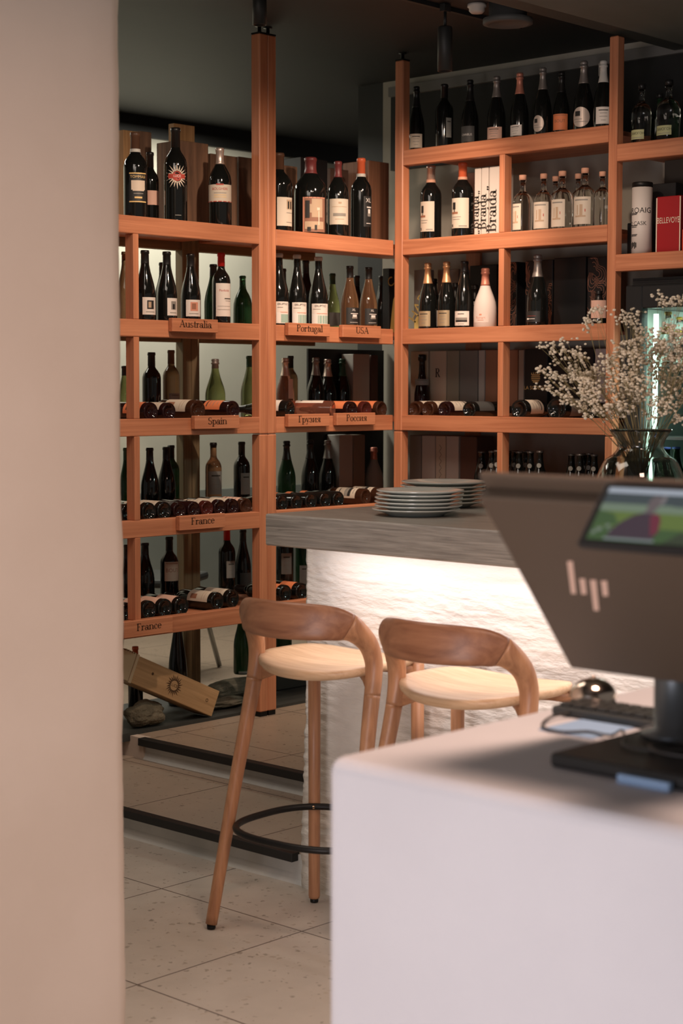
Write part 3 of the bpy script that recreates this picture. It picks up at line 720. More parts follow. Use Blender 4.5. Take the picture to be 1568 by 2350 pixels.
stand('A', 2, 731, 590, .10, 'burgundy', 45, 'black', 'white', 'white-capped bottle with pale label, last before the olive bottle', (716, 752, 697, 744, 'white', 'eruption'), group=GM, capfrom=.945)
stand('A', 2, 763, 628, .34, 'burgundy', 36, 'olive', 'green', 'olive green bottle between the Portugal and USA plates', (756, 781, 717, 748, 'dark', 'blank'), group=GM)
stand('A', 2, 803, 611, .12, 'burgundy', 42, 'amber', 'black', 'amber bottle with black label, first above the USA plate', (795, 825, 706, 744, 'black', 'xl'), group=GM)
stand('A', 2, 819, 633, .36, 'burgundy', 34, 'black', 'black', 'dark bottle behind the two amber black-label bottles', None, group=GM)
stand('A', 2, 846, 614, .12, 'burgundy', 41, 'amber', 'black', 'amber bottle with black label, second above the USA plate', (838, 868, 708, 745, 'black', 'xl'), group=GM)
stand('A', 2, 876, 634, .34, 'alsace', 32, 'black', 'black', 'slim dark bottle beside the yellow and black carton', None, group=GM)
stand('A', 3, 655, 822, Z3-.02, 'champagne', 42, 'rose', 'silver', 'rosy sparkling bottle with silver neck foil behind the dark lying bottle', (662, 672, 870, 915, 'pink', 'blank'), group=GM)
stand('A', 3, 667, 817, Z3+.02, 'bordeaux', 34, 'brown', 'black', 'brown bottle behind the rosy sparkling bottle', None, group=GM)
stand('A', 3, 725, 821, .385, 'champagne', 42, 'black', 'pewter', 'dark sparkling bottle with grey foil before the black panel', None, group=GM)
stand('A', 3, 752, 825, .43, 'champagne', 44, 'black', 'silver', 'sparkling bottle with silver foil, middle one before the black panel', None, group=GM)
stand('A', 3, 786, 824, Z3, 'champagne', 40, 'black', 'green', 'dark sparkling bottle beside the grey carton', None, group=GM)
stand('A', 4, 658, 1012, Z3, 'champagne', 42, 'green', 'black', 'dark green sparkling bottle against the pale wall behind lying bottles', None, group=GM)
stand('A', 4, 712, 1010, Z3, 'champagne', 42, 'black', 'black', 'black sparkling bottle at the edge of the black panel', None, group=GM)
stand('A', 4, 752, 1011, Z3, 'champagne', 42, 'black', 'pewter', 'black sparkling bottle next to the grey carton, above the bar top', None, group=GM)
stand('A', 4, 858, 1027, .43, 'skin', 45, 'grey', 'pink', 'grey paper-skinned bottle with pink neck near the corner', None, group=GM)
stand('A', 5, 654, 1240, Z3, 'bordeaux', 40, 'black', 'black', 'upright bottle with grey back label, under the bar top by the double post', (646, 669, 1270, 1318, 'grey', 'text'), group=GM, H=.29)
stand('A', 5, 696, 1240, Z3, 'bordeaux', 36, 'green', 'black', 'green upright bottle with grey label, half hidden by the rough wall', (688, 712, 1298, 1340, 'grey', 'text'), group=GM, H=.29)
lie('A', 3, 667, .039, 'black', 'black', 'thick black lying bottle with small white label, touching the double post', 'white', 'blank', .028, .45, yaw=-.25, lz=(.12, .42), kind='champagne', group=GL)
lie('A', 3, 766, .0375, 'rose', 'black', 'pink glass bottle lying nearly sideways behind the Georgian plate', 'white', 'text', .045, -.5, yaw=-.5, lz=(.14, .55), group=GL)
lie('A', 3, 809, .036, 'wine', 'black', 'lying bottle behind the Russian plate, next to the pink bottle', 'orange', 'blank', .0, .2, group=GL)
lie('A', 3, 842, .036, 'drose', 'black', 'lying reddish bottle, middle of three behind the Russian plate', 'orange', 'blank', 0, .2, group=GL)
lie('A', 3, 877, .036, 'damber', 'black', 'lying amber bottle nearest the corner post', 'orange', 'blank', 0, .2, group=GL)
for px, t in ((649, 'first from the double post'), (682, 'second from the double post'), (715, 'third from the double post'), (748, 'fourth from the double post'), (778, 'beside the cream-labelled pair')):
    lie('A', 4, px, .036, 'black', 'black', 'lying black bottle over the bar top, small orange label, '+t, 'orange' if px < 770 else None, 'blank', 0, .3, lz=(.36, .46), kind='champagne', group=GL)
lie('A', 4, 841, .0375, 'damber', 'black', 'lying amber bottle with cream and grey label, beside black ones', 'cream', 'land', .012, .45, yaw=-.06, lz=(.12, .5), group=GL)
lie('A', 4, 876, .0375, 'damber', 'black', 'lying amber bottle with cream label, closest to the corner post', 'cream', 'land', .012, .45, yaw=-.06, lz=(.12, .5), group=GL)
lie('A', 5, 656, .038, 'black', 'black', 'lying black bottle behind the stool, touching the double post', 'orange', 'blank', 0, .4, group=GL)
lie('A', 5, 694, .038, 'black', 'black', 'lying black bottle with orange label beside the rough wall edge', 'orange', 'blank', 0, .3, lz=(.1, .36), group=GL)

# ---- tall corner rack, champagne shelf (row 0)
c0 = 'on the topmost champagne shelf'
stand('B', 0, 956, 199, .14, 'champagne', 38, 'black', 'black', 'dark bottle with cream label '+c0+', next to the corner post', (942, 969, 307, 339, 'cream', 'text'), group=GB)
stand('B', 0, 1020, 194, .14, 'bordeaux', 41, 'black', 'black', 'dark bottle showing a narrow back label '+c0, (1024, 1036, 270, 315, 'grey', 'text'), group=GB)
stand('B', 0, 1079, 184, .14, 'champagne', 40, 'black', 'black', 'dark bottle with charcoal label '+c0, (1054, 1089, 289, 325, 'dark', 'chab'), group=GB)
stand('B', 0, 1140, 176, .12, 'champagne', 42, 'black', 'pewter', 'dark bottle with pinkish label low down '+c0, (1119, 1152, 291, 318, 'pink', 'text'), group=GB)
stand('B', 0, 1193, 168, .12, 'champagne', 42, 'black', 'pink', 'dark bottle with pink neck foil and white label '+c0, (1168, 1198, 286, 311, 'white', 'text'), group=GB)
stand('B', 0, 1246, 156, .12, 'champagne', 42, 'black', 'pewter', 'dark bottle with oval tan label '+c0, (1225, 1249, 264, 302, 'silver', 'hat', 'oval'), group=GB)
stand('B', 0, 1289, 166, .14, 'champagne', 38, 'black', 'black', 'dark bottle with bright orange label '+c0, (1271, 1303, 261, 298, 'orange', 'face'), group=GB)
stand('B', 0, 1340, 141, .12, 'champagne', 46, 'black', 'pewter', 'dark bottle with shield-shaped silver label '+c0, (1317, 1354, 245, 291, 'silver', 'hat', 'oval'), group=GB)
stand('B', 0, 1385, 140, .12, 'champagne', 46, 'black', 'white', 'dark bottle with white label half behind the end post '+c0, (1369, 1402, 245, 284, 'white', 'text'), group=GB)
stand('B', 1, 989, 381, .12, 'bordeaux', 49, 'black', 'silver', 'dark bottle with silver capsule and vine-drawing label', (966, 997, 462, 531, 'cream', 'vine'), band=(.80, 'cork'), group=GB)
stand('B', 1, 1062, 374, .12, 'bordeaux', 50, 'black', 'orange', 'dark bottle with orange capsule and vine-drawing label', (1038, 1076, 454, 523, 'cream', 'vine'), band=(.80, 'cork'), group=GB)
GSP = 'clear corked spirit bottles'
for px, top, off, dia, l0, l1, l2, l3, lab in (
    (1200, 402, .105, 48, 1175, 1196, 467, 527, 'clear corked bottle beside the narrow divider'),
    (1248, 399, .14, 46, 1223, 1259, 463, 524, 'clear corked bottle, second from the divider, label facing forward'),
    (1275, 405, .24, 42, 0, 0, 0, 0, 'clear corked bottle tucked behind, shorter of the middle pair'),
    (1291, 393, .10, 50, 1264, 1297, 457, 520, 'clear corked bottle in front in the middle of the row'),
    (1327, 399, .24, 42, 0, 0, 0, 0, 'clear corked bottle tucked behind the tallest one'),
    (1343, 386, .10, 51, 1317, 1356, 451, 514, 'tallest clear corked bottle with broad label'),
    (1383, 394, .09, 43, 0, 0, 0, 0, 'clear corked bottle next to the end post without visible label')):
    stand('B', 1, px, top, off, 'spirit', dia, 'clear', 'cork', lab, (l0, l1, l2, l3, 'cream', 'still') if l0 else None, group=GSP, name='spirit_bottle')
stand('B', 2, 982, 604, .10, 'champagne', 42, 'black', 'gold', 'champagne bottle with copper-gold foil, nearest the corner post', (962, 988, 714, 749, 'gold', 'text'), group=GB)
stand('B', 2, 1025, 601, .10, 'champagne', 42, 'black', 'gold', 'champagne bottle with copper-gold foil, second from the corner post', (1005, 1032, 712, 748, 'gold', 'text'), group=GB)
stand('B', 2, 996, 640, .24, 'champagne', 40, 'black', 'black', 'dark bottle with white label behind the two gold-foiled ones', (984, 1010, 712, 749, 'white', 'blank'), group=GB)
stand('B', 2, 1066, 600, .10, 'alsace', 44, 'black', 'black', 'dark bottle with landscape picture on white label', (1045, 1077, 714, 747, 'white', 'land'), group=GB)
stand('B', 2, 1045, 650, .24, 'champagne', 40, 'black', 'black', 'dark bottle with white label behind the landscape-label bottle', (1030, 1056, 708, 748, 'white', 'blank'), group=GB)
stand('B', 2, 1090, 655, .26, 'champagne', 40, 'black', 'black', 'dark bottle with printed label behind the pale-skinned bottle', (1076, 1100, 692, 745, 'white', 'text'), group=GB)
stand('B', 2, 1114, 616, .12, 'skin', 53, 'matte', 'pink', 'pale matte-skinned bottle with pink foil neck', (1090, 1122, 718, 740, 'skin', 'ruin'), group=GB, capfrom=.72)
stand('B', 2, 1234, 585, .12, 'champagne', 50, 'black', 'pewter', 'dark champagne bottle with script label amid black wavy-line cartons', (1209, 1240, 714, 739, 'black', 'script'), group=GB)
stand('B', 2, 1375, 668, .12, 'champagne', 46, 'black', 'black', 'dark bottle with pinkish card label behind the flowers', (1358, 1391, 689, 730, 'pink', 'krug'), group=GB)
stand('B', 3, 969, 814, .35, 'flask', 36, 'wine', 'black', 'purple liqueur bottle with pale neck band before a beige carton', (953, 985, 870, 884, 'grey', 'text'), group=GB, name='liqueur_bottle')
for px, pap, sty, gl, t, off in ((951, 'cream', 'text', 'damber', 'nearest the corner post', 0), (981, 'cream', 'text', 'damber', 'second from the corner post', 0), (1019, 'cream', 'text', 'wine', 'third from the corner post', 0), (1076, 'dark', 'blank', 'black', 'with dark label beside the divider', 0)):
    lie('B', 3, px, .0362, gl, 'black', 'lying bottle on the tall rack, '+t, pap, sty, off, -.35, lz=(.1, .44), group=GL)
lie('B', 3, 1191, .041, 'black', 'black', 'thick lying bottle with cream label under the black crested carton', 'cream', 'text', 0.012, -.7, yaw=.1, lz=(.1, .42), kind='champagne', H=.32, group=GL)
lie('B', 3, 1277, .046, 'black', 'pewter', 'fat lying bottle with grey label and pale neck', 'grey', 'text', 0.014, -1.0, yaw=.1, lz=(.14, .44), kind='champagne', H=.315, group=GL)
lie('B', 3, 1364, .037, 'black', 'black', 'lying dark bottle below the flower sprays beside the end post', None, group=GL)
GBE = 'small dark beer bottles'
for px, top, off, t in ((1105.5, 1035, .20, 'first in the group before the divider'), (1129.5, 1034, .14, 'second in the group before the divider'), (1142, 1032, .09, 'closest to the divider on its near side'),
    (1166, 1034, .30, 'just past the divider, mostly hidden by it'), (1182, 1033, .24, 'rear one of the cluster past the divider'), (1191.5, 1035, .12, 'front one of the cluster past the divider'), (1208, 1033, .20, 'rear middle one of the cluster past the divider'), (1217.5, 1035, .10, 'front middle one of the cluster past the divider'), (1239, 1034, .083, 'last of the cluster past the divider'),
    (1311.5, 1041, .14, 'first of the cluster beside the glass vase'), (1331, 1041, .09, 'second of the cluster beside the glass vase'), (1341, 1040, .24, 'third of the cluster beside the glass vase, set back'), (1352.5, 1039, .17, 'fourth of the cluster beside the glass vase'), (1364, 1042, .10, 'deepest behind the glass vase')):
    o = stand('B', 4, px, top, off, 'beer', 35, 'black', 'crown', 'small dark crown-capped bottle, '+t, (px-7, px+3, top+29, top+40, 'grey', 'blank', 'oval'), group=GBE, name='beer_bottle')
# ---- rack above the fridge
GSM = 'clear flask bottles with pale green labels'
for px, top, off, dia, L, lab in ((1473, 193, .12, 46, (1447, 1479, 297, 319, 'lime', 'samo'), 'clear flask bottle with pale green label, closer to the end post'),
    (1535, 184, .12, 55, (1509, 1542, 287, 309, 'lime', 'samo'), 'bigger clear flask bottle with pale green label, farther from the end post'),
    (1514, 215, .25, 42, None, 'dark-filled flask bottle behind the two labelled flasks')):
    stand('B', 1, px, top, off, 'spirit', dia, 'clear' if L else 'green', 'black', lab, L, group=GSM, name='spirit_bottle', zb=2.472-LIP)

# sun emblem on the tall bottle
def sun_emblem(o, R, H):
    mb = MB(); Rr = R+.0007; n = 20; zc = .50*H; ac = .12
    def P(r, a): return (Rr*cos(ac+r*cos(a)/Rr), Rr*sin(ac+r*cos(a)/Rr), zc+r*sin(a))
    mb.mi = 0
    for k in range(n):
        a = 2*pi*k/n; r1 = .052 if k % 2 else .044
        mb.poly([P(.021, a-.12), P(.032, a-.06), P(r1, a+.03), P(.032, a+.07), P(.021, a+.12)])
    vs = [mb.bm.verts.new(P(.024, 2*pi*k/24)) for k in range(24)]; mb.bm.faces.new(vs)
    mb.mi = 1; Rr += .0004
    vs = [mb.bm.verts.new(P(.019, 2*pi*k/24)) for k in range(24)]; mb.bm.faces.new(vs).material_index = 1
    mb.arc(Rr, ac-.036/R, ac+.034/R, zc-.0085, zc+.0085, 10)
    mb.mi = 2; sans_round(mb, 'LUCE', .0125, Rr+.0005, ac, zc)
    mb.arc(Rr, ac-.008/R, ac+.016/R, .105*H, .108*H, 4); mb.arc(Rr, ac-.004/R, ac+.002/R, .03*H, .06*H, 4)
    mb.build('label', [INKS['cream'], INKS['red'], INKS['white']], o, world=False)
_vz = sunb.data.vertices
sun_emblem(sunb, max(v.co.x for v in _vz), max(v.co.z for v in _vz))

# ------------------------------------------------------------------ cartons and wooden boxes on the racks
def carton(wall, row, px0, px1, top, off, dep, mat, lab, name='gift_carton', cat='box', group='cartons in the racks', H=None, zb=None, lid=True, word=None, rz=0):
    zb = ZB[row] if zb is None else zb
    if wall == 'A':
        y = YA+off; x0, x1 = x_at(px0, y, zb+.15), x_at(px1, y, zb+.15)
        h = H or min(z_at(top, (x0+x1)/2, y)-zb, .338 if row > 1 else 9)
        root = thing(name, lab, cat, ((x0+x1)/2, y, zb), group)
        MB().box(x0, x1, y, y+dep, zb+.0004, zb+h, .002).build('box_body', mat, root)
        org, ux = Vector(((x0+x1)/2, y-.0008, zb)), Vector((1, 0, 0))
    else:
        x = XB+off; y1, y0 = y_at(px0, x, zb+.15), y_at(px1, x, zb+.15)
        h = H or min(z_at(top, x, (y0+y1)/2)-zb, .30 if row > 0 else 9)
        root = thing(name, lab, cat, (x, (y0+y1)/2, zb), group)
        MB().box(x, x+dep, y0, y1, zb+.0004, zb+h, .002).build('box_body', mat, root)
        org, ux = Vector((x-.0008, (y0+y1)/2, zb)), Vector((0, -1, 0))
    return root, org, ux, h, (x1-x0 if wall == 'A' else y1-y0)
def on_box(mb, name, mat, root): return sub_part(mb, name, mat, root.children[0], root)
def mk(n, c, r=.7): return plain('carton_'+n, c, r)
k_black, k_beige, k_grey, k_dgrey, k_brown, k_white, k_choc = mk('black', (.010, .010, .011), .45), mk('beige', (.58, .50, .38)), mk('grey', (.46, .44, .40)), mk('dgrey', (.22, .21, .19)), mk('brown', (.34, .17, .10)), mk('white', (.62, .56, .50)), mk('choc', (.10, .055, .04))
UV = Vector((0, 0, 1))
# wooden boxes behind the big bottles
GW = 'old wooden wine boxes'
carton('A', 1, 284, 318, 300, .30, .12, crate('z'), 'pale wooden box standing behind the gold-labelled bottle', 'wooden_wine_box', group=GW)
carton('A', 1, 322, 349, 302, .36, .08, oldbox('z'), 'dark wooden box between the first big bottle and the sun bottle', 'wooden_wine_box', group=GW)
carton('A', 1, 412, 479, 326, .26, .14, oldbox('z'), 'weathered dark wooden box beside the sun-emblem bottle', 'wooden_wine_box', group=GW)
carton('A', 1, 400, 448, 286, .42, .035, crate('z'), 'light wooden box rising behind the weathered box', 'wooden_wine_box', group=GW)
carton('A', 1, 484, 545, 356, .30, .12, oldbox('z'), 'dark wooden box behind the red-lettered bottle', 'wooden_wine_box', group=GW)
carton('A', 1, 549, 592, 362, .34, .12, oldbox('z'), 'dark wooden box tight against the double post', 'wooden_wine_box', group=GW)
carton('A', 1, 652, 683, 381, .28, .08, oldbox('z'), 'grey-brown box behind the two-figure-label bottle', 'wooden_wine_box', group=GW)
r, org, ux, h, w = carton('A', 1, 690, 752, 364, .32, .12, k_black, 'black carton with grey letters behind the giant bottle', 'gift_carton')
mb = MB(); sans_on(mb, 'OTTI', .03, org+UV*(h*.66)+ux*.045, ux, UV); on_box(mb, 'lettering', INKS['grey'], r)
carton('A', 1, 758, 800, 388, .38, .08, k_choc, 'brown carton behind the plain-label bottle', 'gift_carton')
carton('A', 1, 846, 893, 371, .28, .16, wood('reddish_box', 'z', (.16, .07, .035), (.30, .14, .08), .6), 'reddish wooden box in the corner beside the orange-capped bottle', 'wooden_wine_box', group=GW)
# poster-like carton in the corner: black with yellow lettering
yel = plain('carton_yellow', (.72, .56, .18), .5)
r, org, ux, h, w = carton('A', 2, 893, 912, 612, .24, .04, k_black, 'black and yellow carton squeezed into the corner, USA row', H=.30)
mb = MB(); sans_on(mb, 'CA', .06, org+UV*.245+ux*.0, (ux+UV*.45).normalized(), (UV-ux*.45).normalized())
mb.poly([org+ux*-.022+UV*.01, org+ux*.022+UV*.01, org+ux*.022+UV*.19, org+ux*.0+UV*.16, org+ux*-.01+UV*.10]); on_box(mb, 'lettering', yel, r)
r, org, ux, h, w = carton('B', 2, 950, 980, 612, .30, .05, k_dgrey, 'dark carton with slanted yellow lettering beside the corner post', H=.29)
mb = MB(); sans_on(mb, 'HARD', .07, org+UV*.14, (ux*.6+UV).normalized(), (UV*.6-ux).normalized())
mb.poly([org+ux*-w/2*.9+UV*.004, org+ux*-w/2*.1+UV*.004, org+ux*-w/2*.1+UV*.10, org+ux*-w/2*.9+UV*.06]); on_box(mb, 'lettering', yel, r)
carton('B', 2, 1004, 1052, 600, .36, .08, mk('taupe', (.30, .26, .22)), 'taupe carton behind the gold-foiled bottles', H=.29)
carton('B', 2, 1078, 1140, 600, .36, .10, k_black, 'large black carton behind the pale matte-skinned bottle', H=.30)
# black cartons with copper wave lines
copper = plain('copper_line', (.40, .22, .16), .35, .7)
def waves(root, org, ux, h, w, seed):
    mb = MB(); rnd = random.Random(seed)
    for grp in range(3):
        cz = h*(.27+.25*grp); cx = rnd.uniform(-.3, .3)*w
        for k in range(4):
            pts = []
            for i in range(25):
                t = i/24*2*pi*.85+seed; rr = (.016+.009*k)*(1+.35*sin(3*t+grp))
                px_ = max(-w/2+.003, min(w/2-.003, cx+rr*cos(t))); pts.append(org+ux*px_+UV*(cz+max(-cz+.004, min(h-cz-.004, rr*1.5*sin(t)))))
            for a, b in zip(pts, pts[1:]):
                dv = (b-a);
                if dv.length < 1e-5: continue
                s = ux.cross(UV).cross(dv).normalized()*.0011
                mb.poly([a-s, b-s, b+s, a+s])
    on_box(mb, 'print', copper, root)
for p0, p1, lab, sd in ((1168, 1186, 'black carton with copper waves tight against the divider', 1), (1206, 1268, 'wide black carton with copper waves behind the script-label bottle', 2), (1348, 1392, 'black carton with copper waves beside the end post', 3)):
    r, org, ux, h, w = carton('B', 2, p0, p1, 590, .24, .10, k_black, lab, H=.295); waves(r, org, ux, h, w, sd)
carton('B', 2, 1271, 1344, 600, .24, .10, mk('black2', (.008, .009, .010), .35), 'wide plain black carton between two copper-wave cartons', H=.30)
# book-like white cartons with lettering up the spine
for p0, p1, tp, t in ((1089, 1103, 372, 'farthest from the divider'), (1105, 1120, 374, 'middle one of three'), (1123, 1145, 362, 'touching the divider')):
    r, org, ux, h, w = carton('B', 1, p0, p1, tp, .10, .10, k_white, 'tall white carton lettered up its side, '+t, 'gift_carton', group='white lettered cartons')
    mb = MB(); serif_on(mb, '\u201cBraida\u201d', w*1.25 if p0 < 1120 else .052, org+UV*.115+ux*(w*.25), UV, -ux); on_box(mb, 'lettering', INK, r)
# row 3 cartons behind the lying bottles
ZK = .39
carton('B', 3, 942, 982, 800, ZK, .09, k_beige, 'beige carton behind the purple liqueur bottle')
r, org, ux, h, w = carton('B', 3, 986, 1024, 801, ZK, .09, k_beige, 'beige carton marked with a single letter R')
mb = MB(); serif_on(mb, 'R', .040, org+UV*(h*.60), ux, UV); on_box(mb, 'lettering', INKS['dark'], r)
carton('B', 3, 1026, 1053, 802, ZK, .09, mk('olive', (.32, .30, .23)), 'dull olive carton beside the R carton')
carton('B', 3, 1055, 1096, 800, ZK, .09, k_dgrey, 'dark grey-brown carton in the middle of the Spain-level row')
carton('B', 3, 1098, 1112, 803, ZK, .09, k_grey, 'narrow pale carton before the brown one')
carton('B', 3, 1114, 1141, 790, ZK, .09, k_brown, 'reddish brown carton beside the divider')
carton('B', 3, 1167, 1188, 800, ZK, .09, k_brown, 'reddish brown carton just past the divider')
carton('B', 3, 1190, 1202, 803, ZK, .09, k_grey, 'narrow pale carton next to the crested black one')
r, org, ux, h, w = carton('B', 3, 1204, 1256, 800, ZK-.02, .11, k_black, 'black carton with a golden crest and lettering')
mb = MB(); cz = h*.44
sans_on(mb, 'LA SCOLCA', .0225, org+UV*cz-ux*.004, ux, UV)
for k, (wd, hh, zz) in enumerate(((.042, .004, .030), (.050, .004, .038), (.050, .004, .046), (.044, .004, .054), (.03, .005, .023))):
    c = org+UV*(cz+zz); mb.poly([c-ux*wd/2, c+ux*wd/2, c+ux*wd/2*.9+UV*hh, c-ux*wd/2*.9+UV*hh])
for k in range(-2, 3):
    c = org+ux*(.011*k)+UV*(cz+.062-abs(k)*.002); mb.poly([c-ux*.003, c+ux*.003, c+UV*.010])
on_box(mb, 'lettering', INKS['gold'], r)
carton('B', 3, 1263, 1362, 800, ZK, .09, k_black, 'very wide plain black carton behind the flowers')
carton('B', 3, 1365, 1394, 800, ZK, .09, mk('mauve', (.48, .42, .40)), 'grey-mauve carton beside the end post')
# row 4 cartons
for p0, p1, m_, t in ((940, 966, k_dgrey, 'dark one next to the corner post'), (968, 998, k_grey, 'plain one second from the corner post'), (1000, 1022, mk('sand', (.50, .45, .36)), 'narrow one with script writing'), (1024, 1052, k_grey, 'plain one after the script one')):
    r, org, ux, h, w = carton('B', 4, p0, p1, 999, .30, .12, m_, 'tall grey carton behind the plates, '+t, group='grey cartons behind the plates')
    if p0 == 1000:
        mb = MB()
        for k in range(14): mb.poly([org+ux*(-.008+.016*(k % 2))+UV*(.05+.015*k), org+ux*(-.004+.008*(k % 2))+UV*(.052+.015*k), org+ux*(.008-.016*(k % 2))+UV*(.066+.015*k), org+ux*(.004-.008*(k % 2))+UV*(.064+.015*k)])
        on_box(mb, 'lettering', INKS['dark'], r)
carton('B', 4, 1056, 1094, 999, .30, .12, k_choc, 'brown wooden-look carton beside the small beer bottles')
# rack with the Portugal plate: cartons
carton('A', 3, 811, 849, 813, .41, .075, mk('concrete', (.50, .47, .42)), 'plain grey carton before the black panel, above the Russian plate')
carton('A', 3, 852, 868, 815, .41, .075, k_choc, 'narrow dark brown carton next to the plain grey one')
carton('A', 4, 779, 810, 998, .41, .08, k_grey, 'pale grey carton behind the lying black bottles')
carton('A', 4, 812, 838, 998, .41, .08, mk('umber', (.26, .21, .16)), 'umber carton next to the paper-skinned bottle')
for row, z0, z1 in ((3, ZB[3], 1.714), (4, ZB[4], 1.335)):
    x0, x1 = x_at(706, YA+.5, 1.5), XW-.02
    MB().box(x0, x1, YA+.496, YA+.506, z0+.001, z1-.012).build('back_panel', mk('panel', (.012, .013, .014), .5), bpy.data.objects['wine_rack.001'])
# tube and box on the rack above the fridge
zc_ = 2.046-LIP
xt = XB+.10; yt = y_at(1474, xt, 2.2); dT = depth(xt, yt, 2.2); Rt = 23.5*dT/FPX; hT = z_at(419, xt, yt)-zc_
tb = thing('spirit_tube', 'white cylindrical tube with black lid on the rack above the fridge', 'tube', (xt, yt, zc_)); 
MB().lathe([(0, .0005), (Rt, .0005), (Rt, hT-.02), (0, hT-.02)], 40, Matrix.Translation((xt, yt, zc_)), caps=False).build('tube_body', plain('tube_white', (.62, .57, .53), .5), tb)
MB().lathe([(0, hT-.0195), (Rt*1.01, hT-.0195), (Rt*1.01, hT-.004), (Rt*.94, hT), (0, hT)], 40, Matrix.Translation((xt, yt, zc_))).build('lid', BLACK_METAL, tb)
mb = MB(); bt = math.atan2(-yt, -xt)
sans_round(mb, 'LAPHROAIG', .030, Rt+.0006, bt-1.05, hT*.62); sans_round(mb, 'OLD CASK', .022, Rt+.0006, bt-.85, hT*.45)
for k, zf in enumerate((.58, .565, .42, .40, .30, .285)): mb.arc(Rt+.0006, bt-1.3, bt-.45-.08*(k % 2), hT*zf, hT*zf+.003, 6)
for k in range(5): mb.arc(Rt+.0006, bt-1.25+.15*k, bt-1.13+.15*k, hT*(.12+.015*(k % 3)), hT*(.20+.01*(k % 2)), 2)
bmesh.ops.transform(mb.bm, matrix=Matrix.Translation((xt, yt, zc_)), verts=mb.bm.verts)
on_box(mb, 'lettering', INKS['dark'], tb)
redm = plain('carton_red', (.33, .012, .016), .4)
r, org, ux, h, w = carton('B', 1, 1507, 1562, 450, .10, .10, redm, 'dark red box with silver lettering on the rack above the fridge', zb=zc_, group=None)
mb = MB(); sans_on(mb, 'BELLEVOYE', .024, org+UV*(h*.60), ux*.85, UV*1.35)
for s in (-1, 1): mb.poly([org+ux*(s*w*.49-.0025)+UV*.004, org+ux*(s*w*.49+.0025)+UV*.004, org+ux*(s*w*.49+.0025)+UV*(h-.004), org+ux*(s*w*.49-.0025)+UV*(h-.004)])
on_box(mb, 'lettering', INKS['cream'], r)
carton('B', 1, 1482, 1550, 412, .215, .10, k_black, 'big black carton behind the tube and the red box', zb=zc_, group=None)
carton('B', 1, 1566, 1600, 525, .09, .08, plain('carton_scarlet', (.55, .06, .03), .45), 'small scarlet box at the end of the rack above the fridge', zb=zc_, group=None)
carton('B', 1, 1440, 1450, 512, .14, .08, k_black, 'small black box between the end post and the white tube', zb=zc_, group=None)
# ------------------------------------------------------------------ bar
bar = thing('bar_counter', 'bar with grey wood-grain top over a rough white plaster front', 'bar counter', (3.9, 2.2, 0))
greyw = wood('bar_top', 'y', (.125, .112, .098), (.36, .335, .295), .42, 75, 3.0, .3)
YE = 3.595
MB().box(3.50, 4.45, .6, YE, 1.066, 1.158, .004).build('bar_top', greyw, bar)
def rough_wall():
    mb = MB(); bm = mb.bm; ny, nz = 420, 200; y0, y1, z1 = .8, 3.612, 1.0655; rows = []
    for j in range(nz+1):
        z = z1*j/nz; row = []
        for i in range(ny+1):
            y = y0+(y1-y0)*i/ny
            v = Vector((0, y*1.3, z*9)); amp = 1.0 if z < .95 else max(.25, 1-(z-.95)*7)
            st = noise.noise(Vector((0, y*1.1, z*12)))*.34+noise.noise(Vector((3, y*2.6, z*33)))*.36+noise.noise(Vector((5, y*6.5, z*74)))*.30
            pa = max(0, noise.noise(Vector((4, y*1.4, z*2.0)))+.30)+.7*max(0, 1-(3.612-y)/.22)
            rg = noise.noise(Vector((9, y*34, z*62)))*.6+noise.noise(Vector((2, y*60, z*105)))*.4
            wv = noise.noise(Vector((1, y*.9, z*1.6))); amp *= .8
            d = .0075*st*amp*(1+.5*(z < .6))+.0042*rg*(.25+min(1.2, pa))*amp+.007*wv
            # a shallow trowel hollow
            hx = ((y-2.86)/.13)**2+((z-.995+.05*(y-2.86))/.012)**2
            d += -.010*math.exp(-hx)
            if z < .09: d = d*.5-.004+.006*noise.noise(Vector((8, y*6, z*8)))
            x = 3.69-d-.012*max(0, .25-z)
            edge = .004*noise.noise(Vector((6, 1, z*16)))+.002*noise.noise(Vector((6, 2, z*50)))
            yy = y+(edge+.022*(max(0, .55-z)/.55) if i == ny else 0)
            row.append(bm.verts.new((x, yy, z)))
        rows.append(row)
    for a, b in zip(rows, rows[1:]):
        for i in range(ny):
            f = bm.faces.new((a[i], a[i+1], b[i+1], b[i])); f.smooth = True
    back = [bm.verts.new((3.78, r[-1].co.y-.004, r[-1].co.z)) for r in rows]
    for k in range(nz): bm.faces.new((rows[k][-1], back[k], back[k+1], rows[k+1][-1]))
    return mb
rough = mottled('rough_plaster', (.70, .65, .57), (.80, .755, .68), 3, .9, .85, .012, (1, .5, 1.6))
rw = rough_wall().build('plaster_front', rough, bar, recalc=False)
MB().box(3.782, 4.40, .8, 3.59, ZU+.001, 1.0655).build('bar_body', rough, bar)
led = plain('led_strip', (1, .9, .8), .5, emit=(1, .93, .84), es=6)
MB().box(3.544, 3.556, .9, 3.50, 1.0630, 1.0657).build('light_strip', led, bar)

